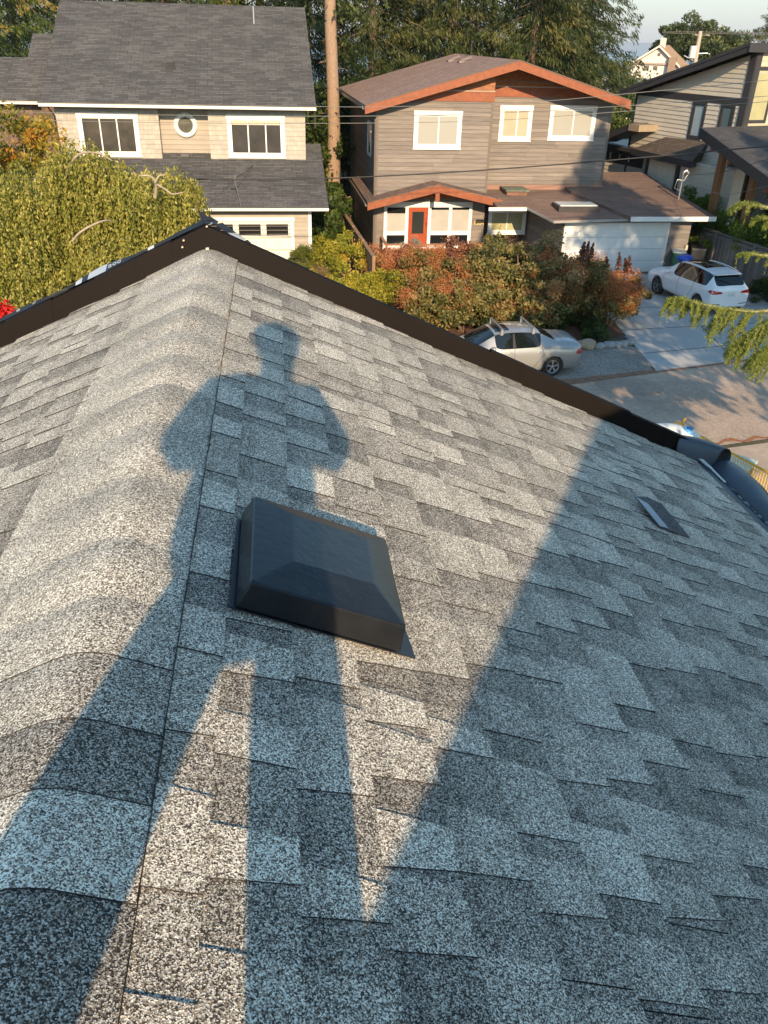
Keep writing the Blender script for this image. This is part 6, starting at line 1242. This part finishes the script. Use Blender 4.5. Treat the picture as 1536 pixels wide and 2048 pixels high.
# ================================================================== cars
def Mpaint(name, c, metal=0, rough=.28): 
    mt, n, b = nodes(name); b.inputs['Base Color'].default_value = rgb(c); b.inputs['Metallic'].default_value = metal; b.inputs['Roughness'].default_value = rough
    b.inputs['Coat Weight'].default_value = .8; b.inputs['Coat Roughness'].default_value = .05; return mt
trimb = M('black_trim', (.012, .012, .013), .4); tyre_m = M('tyre_rubber', (.016, .016, .017), .8, .1, 20); rim_m = M('alloy_rim', (.55, .56, .57), .3, .05, metal=.8); car_glass = Mglass('car_glass', (.008, .011, .012), .03)
red_l = M('red_lens', (.42, .008, .012), .15, .1, coat=1); 
def car(name, label, cat, secs, paint, wheel, xf, xr, glassdef, loc, rz, W, extras):
    """secs: list of (x, [(y,z)...7 points from sill to roof centre]); x forward. glassdef(i,k) -> True where a face is glass"""
    root = empty(name, (0, 0, 0), 0, label, cat); n = len(secs[0][1]); vs = []; 
    for x, p in secs:
        for y, z in p: vs.append((x if not isinstance(x, tuple) else x[0], y, z))
    for x, p in secs:
        for y, z in p: vs.append((x, -y, z))
    S = len(secs); o = S * n; fs = []; mi = []
    for i in range(S - 1):
        for k in range(n - 1):
            gl = glassdef(i, k); a = (i * n + k, i * n + k + 1, (i + 1) * n + k + 1, (i + 1) * n + k); fs.append(a); mi.append(1 if gl else 0); fs.append(tuple(o + q for q in a[::-1])); mi.append(1 if gl else 0)
        fs.append((i * n, (i + 1) * n, o + (i + 1) * n, o + i * n)); mi.append(2)
    for i in (0, S - 1):
        for k in range(n - 1): fs.append((i * n + k, o + i * n + k, o + i * n + k + 1, i * n + k + 1)); mi.append(0)
    me = bpy.data.meshes.new('tmp'); me.from_pydata(vs, [], fs)
    bm = bmesh.new(); bm.from_mesh(me)
    for f, q in zip(bm.faces, mi): f.material_index = q; f.smooth = True
    bmesh.ops.remove_doubles(bm, verts=bm.verts, dist=1e-4); bmesh.ops.recalc_face_normals(bm, faces=bm.faces)
    cl = bm.edges.layers.float.new('crease_edge')
    for e in bm.edges:
        ms_ = {f.material_index for f in e.link_faces}
        if len(ms_) > 1: e[cl] = .75
    bm.to_mesh(me); bm.free(); me.materials.append(paint); me.materials.append(car_glass); me.materials.append(trimb)
    ob = make('tmp', me); sb = ob.modifiers.new('s', 'SUBSURF'); sb.levels = 2
    cut = MB(); R0 = wheel[0] * 1.13
    for x in (xf, xr):
        for s in (-1, 1):
            y0 = s * (W - .27); cut.lathe((x, s * (W - .02), wheel[0]), [(0, -.26), (R0, -.26), (R0, .26), (0, .26)], 36, 2, axis='Y', sm=False)
    co = cut.build('cut', [paint, car_glass, trimb]); bo = ob.modifiers.new('b', 'BOOLEAN'); bo.object = co; bo.operation = 'DIFFERENCE'; bo.solver = 'EXACT'
    dg = bpy.context.evaluated_depsgraph_get(); ev = bpy.data.meshes.new_from_object(ob.evaluated_get(dg)); bpy.data.objects.remove(ob); bpy.data.objects.remove(co)
    bv = BVHTree.FromPolygons([v.co for v in ev.vertices], [tuple(p.vertices) for p in ev.polygons])
    for nm, idx, mt in (('body', (0, 2), None), ('glazing', (1,), car_glass)):
        bm = bmesh.new(); bm.from_mesh(ev); bmesh.ops.delete(bm, geom=[f for f in bm.faces if f.material_index not in idx], context='FACES'); 
        for f in bm.faces: f.smooth = True
        m2 = bpy.data.meshes.new(nm); bm.to_mesh(m2); bm.free(); m2.materials.clear()
        for q in ((paint, paint, trimb) if mt is None else (car_glass, car_glass, car_glass)): m2.materials.append(q)
        make(nm, m2, root)
    def side(x, z, s=1, off=.004):
        h = bv.ray_cast(Vector((x, s * 2, z)), Vector((0, -s, 0))); return (h[0] + h[1].normalized() * off * (1 if h[1].y * s > 0 else -1)) if h[0] else None
    def back(y, z, off=.004, d=1):
        h = bv.ray_cast(Vector((-4 * d, y, z)), Vector((d, 0, 0))); return (h[0] + Vector((-d, 0, 0)) * off) if h[0] else None
    def topz(x, y, off=.004):
        h = bv.ray_cast(Vector((x, y, 4)), Vector((0, 0, -1))); return (h[0] + Vector((0, 0, off))) if h[0] else None
    def line(pts, f, w_, nm, mt, dense=14):
        for q in (pts,):
            P = []
            for i in range(len(q) - 1):
                for k in range(dense + (i == len(q) - 2)): t = k / dense; P.append(f(q[i][0] * (1 - t) + q[i + 1][0] * t, q[i][1] * (1 - t) + q[i + 1][1] * t))
            P = [p for p in P if p is not None]
            if len(P) > 1: mb = MB(); mb.tube(P, w_, 4); mb.build(nm, mt, root)
    def patch(quad, f, nm, mt, nu=10, nv=6, parent=None):
        mb = MB(); G = []
        for i in range(nu + 1):
            for j in range(nv + 1):
                u, v = i / nu, j / nv; a = Vector(quad[0]).lerp(Vector(quad[1]), u); b = Vector(quad[3]).lerp(Vector(quad[2]), u); q = a.lerp(b, v); G.append(f(q[0], q[1]))
        if any(p is None for p in G): G2 = [p for p in G if p]; G = [p or G2[0] for p in G]
        mb.add(G, [(i * (nv + 1) + j, (i + 1) * (nv + 1) + j, (i + 1) * (nv + 1) + j + 1, i * (nv + 1) + j + 1) for i in range(nu) for j in range(nv)], 0, .5, True); return mb.build(nm, mt, parent or root)
    # wheels
    for x in (xf, xr):
        for s in (-1, 1):
            r, rr_ = wheel[0], wheel[1]; yo = s * (W - .02); yi = s * (W - .24); mb = MB()
            prof = [(rr_, yi), (r * .93, yi), (r, yi + s * .03), (r, yo - s * .03), (r * .95, yo), (rr_ * 1.02, yo - s * .005), (rr_ * .98, yo - s * .03), (rr_ * .9, yo - s * .05)]
            mb.lathe((x, 0, r), prof, 36, axis='Y'); wh = mb.build('wheel', tyre_m, root)
            mb = MB(); yf = yo - s * .02
            mb.lathe((x, 0, r), [(rr_ * .98, yf - s * .02), (rr_ * 1.0, yf), (rr_ * .92, yf - s * .004), (rr_ * .88, yf - s * .03)], 36, axis='Y')
            ns = wheel[2]
            for k in range(ns):
                for dlt in (-.13, .13):
                    a = 2 * math.pi * k / ns + .3; a0 = a + dlt * .5; a1 = a + dlt; mb.bar((x + math.cos(a0) * rr_ * .15, yf - s * .02, r + math.sin(a0) * rr_ * .15), (x + math.cos(a1) * rr_ * .93, yf - s * .008, r + math.sin(a1) * rr_ * .93), .028, .022, up=(0, 1, 0))
            mb.lathe((x, 0, r), [(0, yf + s * .004), (rr_ * .16, yf), (rr_ * .2, yf - s * .03)], 18, axis='Y'); mb.build('rim', rim_m if wheel[3] else M('dark_alloy', (.24, .24, .25), .35, metal=.7), wh)
            mb = MB(); mb.lathe((x, 0, r), [(0, yf - s * .06), (rr_ * .95, yf - s * .06)], 24, axis='Y'); mb.build('brake_shadow_disc', trimb, wh)
    extras(root, side, back, topz, line, patch)
    root.location = loc; root.rotation_euler = (0, 0, rz); return root
def sec(w_, zs, zm, zb, zr, zt, wr, wb=None):
    wb = wb or w_ * .97
    return [(w_ * .90, zs), (w_ * .985, zs + .10), (w_, zm), (w_ * .995, (zm + zb) / 2 + .04), (wb, zb), (wr, zr), (wr * .55, (zr + zt) / 2 + (zt - zr) * .32), (0, zt)]
# ---- silver sedan; x forward, origin on the ground at mid wheelbase
seam = M('panel_gap', (.03, .03, .03), .8)
W1 = .88
sed = [(-2.28, sec(.70, .32, .55, .86, .90, .91, .55, .66)), (-2.22, sec(.80, .25, .55, .93, 1.00, 1.02, .60, .74)), (-2.0, sec(.86, .22, .55, .95, 1.06, 1.075, .62, .80)), (-1.62, sec(.875, .2, .55, .96, 1.08, 1.10, .63, .82)), (-1.40, sec(.88, .2, .55, .965, 1.09, 1.115, .63, .83)),
       (-.85, sec(.88, .2, .55, .965, 1.335, 1.385, .57, .83)), (-.55, sec(.88, .2, .55, .96, 1.385, 1.44, .575, .83)), (.0, sec(.88, .2, .55, .95, 1.405, 1.46, .58, .83)), (.35, sec(.88, .2, .55, .94, 1.385, 1.44, .575, .83)), (.62, sec(.88, .2, .55, .93, 1.33, 1.38, .57, .82)),
       (1.32, sec(.875, .2, .54, .90, .945, .975, .66, .80)), (1.5, sec(.87, .2, .54, .88, .92, .955, .66, .79)), (1.95, sec(.84, .2, .52, .80, .84, .87, .62, .74)), (2.2, sec(.76, .22, .48, .68, .74, .76, .52, .64)), (2.28, sec(.62, .28, .45, .58, .64, .66, .42, .5))]
def gl1(i, k):
    if k == 4: return i in (5, 6, 7, 8) or False
    if k in (5, 6): return i in (4, 9)
    return False
def ex1(root, side, back, topz, line, patch):
    for s in (1, -1):
        f = lambda x, z, s=s: side(x, z, s, .002)
        line([(.95, .90), (1.0, .6), (.92, .26)], f, .005, 'door_seam', seam); line([(.02, .95), (.02, .3)], f, .005, 'door_seam', seam); line([(-.02 - .0, .26), (.92, .26)], f, .005, 'door_seam', seam); line([(-.86, .95), (-.95, .75), (-.80, .55), (-.62, .30), (.02, .26)], f, .005, 'door_seam', seam)
        f2 = lambda x, z, s=s: side(x, z, s, .004)
        patch([(-.02, .97), (.08, .97), (.06, 1.36), (-.0, 1.36)], f2, 'door_pillar', trimb, 3, 6); patch([(-.80, .985), (-.74, .985), (-.60, 1.34), (-.66, 1.34)], f2, 'quarter_pillar', trimb, 3, 6)
        for x in (.18, -.78):
            p = side(x, .83, s, .02); mb = MB(); mb.tube([p + Vector((-.09, 0, 0)), p + Vector((-.04, s * .012, .004)), p + Vector((.04, s * .012, .004)), p + Vector((.09, 0, 0))], .012, 8); mb.build('door_handle', root.get('paint') and seam or silver, root)
        p = side(.72, .95, s, .0); mb = MB(); mb.blob(p + Vector((.0, s * .10, .05)), (.075, .10, .065), 1, .03, 3); mb.build('door_mirror', silver, root)
        line([(-1.35, .24), (.9, .24)], lambda x, z, s=s: side(x, z, s, .0), .012, 'sill_trim', M('dark_sill', (.12, .12, .12), .5))
        fb = lambda y, z: back(y, z, .006)
        patch([(s * .56, .68), (s * .80, .70), (s * .79, .90), (s * .60, .88)], fb, 'tail_light', red_l, 8, 5)
        patch([(-2.24, .69), (-2.02, .72), (-2.05, .84), (-2.22, .88)], lambda x, z, s=s: side(x, z, s, .006), 'side_tail_light', red_l, 5, 4)
    ft = lambda x, y: topz(x, y, .005)
    patch([(.12, -.42), (.12, .42), (.55, .42), (.55, -.42)], ft, 'sunroof', car_glass, 8, 8)
    for x in (.40, -.62):
        mb = MB(); zt = topz(x, 0).z + .09; mb.bar((x, -.62, zt), (x, .62, zt), .05, .022)
        rk_ = mb.build('roof_bar', steel, root)
        for s in (-1, 1): q = topz(x, s * .52); mb = MB(); mb.hexa([(x - .05, s * .50, q.z - .02), (x + .05, s * .50, q.z - .02), (x + .05, s * .60, q.z - .08), (x - .05, s * .60, q.z - .08), (x - .03, s * .52, zt), (x + .03, s * .52, zt), (x + .03, s * .60, zt), (x - .03, s * .60, zt)]); mb.build('bar_foot', M('grey_bar_foot', (.25, .25, .25), .5), rk_, bevel=.008)
    line([(-1.62, -.62), (-1.62, .62)], lambda x, y: topz(x, y, .001), .005, 'boot_seam', seam)
silver = Mpaint('silver_paint', (.42, .41, .39), .55, .3)
rw = atZ(1103, 753.7, 0); az1 = R_(78 + 180); fx = Vector((math.sin(az1), math.cos(az1), 0)); ctr = Vector((rw.x, rw.y, 0)) + fx * 1.29 + Vector((-fx.y, fx.x, 0)) * 0
sidev = Vector((fx.y, -fx.x, 0)); sidev = sidev if sidev.y < 0 else -sidev      # toward the camera
ctr = Vector((rw.x, rw.y, 0)) + fx * 1.29 - sidev * (W1 - .02)
car('sedan', 'silver four-door sedan with roof bars parked on the gravel behind our roof edge', 'car', sed, silver, (.315, .215, 5, True), 1.29, -1.29, gl1, (ctr.x, ctr.y, .01), math.atan2(fx.y, fx.x), W1, ex1)
# ---- white crossover
W2 = .94
suv = [(-2.20, sec(.72, .42, .62, .95, 1.0, 1.02, .52, .68)), (-2.16, sec(.84, .36, .66, 1.04, 1.10, 1.12, .62, .80)), (-2.08, sec(.90, .32, .66, 1.10, 1.17, 1.19, .68, .84)), (-1.72, sec(.93, .30, .66, 1.12, 1.52, 1.55, .60, .86)), (-1.55, sec(.935, .30, .66, 1.12, 1.575, 1.62, .61, .87)), (-1.1, sec(.94, .30, .66, 1.11, 1.605, 1.65, .62, .88)), (-.4, sec(.94, .30, .66, 1.08, 1.615, 1.66, .625, .88)), (.2, sec(.94, .30, .66, 1.06, 1.585, 1.63, .62, .88)), (.5, sec(.94, .30, .66, 1.05, 1.52, 1.565, .61, .87)),
       (1.25, sec(.935, .30, .64, 1.01, 1.06, 1.09, .70, .86)), (1.5, sec(.93, .30, .64, .99, 1.03, 1.065, .70, .85)), (2.0, sec(.90, .30, .62, .92, .96, .99, .66, .80)), (2.3, sec(.84, .34, .58, .80, .86, .88, .56, .70)), (2.42, sec(.70, .40, .55, .70, .76, .78, .46, .58))]
def gl2(i, k):
    if k == 4: return i in (3, 4, 5, 6, 7)
    if k in (5, 6): return i in (2, 8)
    return False
def ex2(root, side, back, topz, line, patch):
    for s in (1, -1):
        f = lambda x, z, s=s: side(x, z, s, .002)
        line([(.98, 1.0), (1.02, .7), (.95, .38)], f, .005, 'door_seam', seam); line([(-.02, 1.06), (-.02, .4)], f, .005, 'door_seam', seam); line([(-.95, 1.1), (-1.0, .85), (-.85, .62), (-.70, .42)], f, .005, 'door_seam', seam)
        f2 = lambda x, z, s=s: side(x, z, s, .004)
        patch([(-.06, 1.09), (.06, 1.09), (.02, 1.56), (-.06, 1.56)], f2, 'door_pillar', trimb, 3, 6); patch([(-1.02, 1.12), (-.94, 1.12), (-.98, 1.58), (-1.06, 1.58)], f2, 'rear_pillar', trimb, 3, 6)
        for x in (.14, -.86):
            p = side(x, .94, s, .02); mb = MB(); mb.tube([p + Vector((-.10, 0, 0)), p + Vector((-.05, s * .012, .004)), p + Vector((.05, s * .012, .004)), p + Vector((.10, 0, 0))], .013, 8); mb.build('door_handle', whitep, root)
        p = side(.72, 1.06, s, .0); mb = MB(); mb.blob(p + Vector((.0, s * .12, .06)), (.08, .12, .08), 1, .03, 3); mb.build('door_mirror', whitep, root)
        line([(-1.0, .5), (.95, .48)], f, .010, 'side_crease', whitep)
        patch([(s * .40, .93), (s * .86, .90), (s * .845, 1.06), (s * .46, 1.00)], lambda y, z: back(y, z, .007), 'tail_light', red_l, 10, 5)
        patch([(-2.12, .92), (-1.92, .98), (-1.96, 1.03), (-2.10, 1.06)], lambda x, z, s=s: side(x, z, s, .006), 'side_tail_light', red_l, 5, 4)
        patch([(s * .42, .50), (s * .80, .51), (s * .79, .54), (s * .42, .53)], lambda y, z: back(y, z, .007), 'bumper_reflector', M('dark_red_reflector', (.10, .01, .012), .3), 8, 2)
        mb = MB(); P = [topz(x, s * .62, .045) for x in (-1.5, -1.1, -.6, -.1, .3)]; mb.tube([p for p in P if p], .016, 8); mb.build('roof_rail', whitep, root)
    patch([(-1.02, -.46), (-1.02, .46), (.42, .46), (.42, -.46)], lambda x, y: topz(x, y, .005), 'glass_roof', car_glass, 14, 8)
    pl_ = patch([(-.17, .80), (.17, .80), (.17, .93), (-.17, .93)], lambda y, z: back(y, z, .010), 'number_plate', M('plate_white', (.66, .66, .63), .5), 2, 2)
    q = back(0, .865, .016); 
    text_mesh('BLMO5'[:0] or '· · ·', .08, 'plate_marks', M('plate_grey', (.2, .2, .22), .6), pl_, Matrix(((0, 0, -1, q.x - .002), (-1, 0, 0, 0), (0, 1, 0, q.z), (0, 0, 0, 1))), .001)
    mb = MB(); q = back(0, .40, .0); mb.bar((-2.15, -.6, .34), (-2.15, .6, .34), .1, .06); mb.build('lower_bumper', trimb, root)
    mb = MB(); a = topz(-1.66, 0, .01); mb.hexa([(-1.84, -.58, a.z - .045), (-1.84, .58, a.z - .045), (-1.6, .6, a.z - .01), (-1.6, -.6, a.z - .01), (-1.84, -.58, a.z - .015), (-1.84, .58, a.z - .015), (-1.6, .6, a.z + .012), (-1.6, -.6, a.z + .012)]); mb.build('roof_spoiler', whitep, root, bevel=.01)
whitep = Mpaint('white_paint', (.80, .80, .79), 0, .3)
a = atZ(1309.7, 588.6, 0); b = atZ(1387, 626, 0); fx = (a - b).normalized(); sidev = Vector((fx.y, -fx.x, 0)); sidev = sidev if sidev.x < 0 else -sidev
ctr = (a + b) / 2 - sidev * (W2 - .03)
car('crossover_car', 'white crossover with glass roof parked on the concrete drive, seen from behind', 'car', suv, whitep, (.365, .26, 5, False), 1.405, -1.405, gl2, (ctr.x, ctr.y, .02), math.atan2(fx.y, fx.x), W2, ex2)

# ================================================================== smoky air between here and the far shore
hm = bpy.data.materials.new('smoky_air'); hm.use_nodes = True; hn = hm.node_tree; hn.nodes.clear()
pv = hn.nodes.new('ShaderNodeVolumePrincipled'); pv.inputs['Color'].default_value = (.86, .90, .96, 1); pv.inputs['Density'].default_value = 0.00009
ho = hn.nodes.new('ShaderNodeOutputMaterial'); hn.links.new(pv.outputs[0], ho.inputs['Volume'])
mb = MB(); mb.box(-31000, 31000, -70, 34500, -46, 90)
hz_ = mb.build('haze', hm); tag(hz_, kind='stuff')
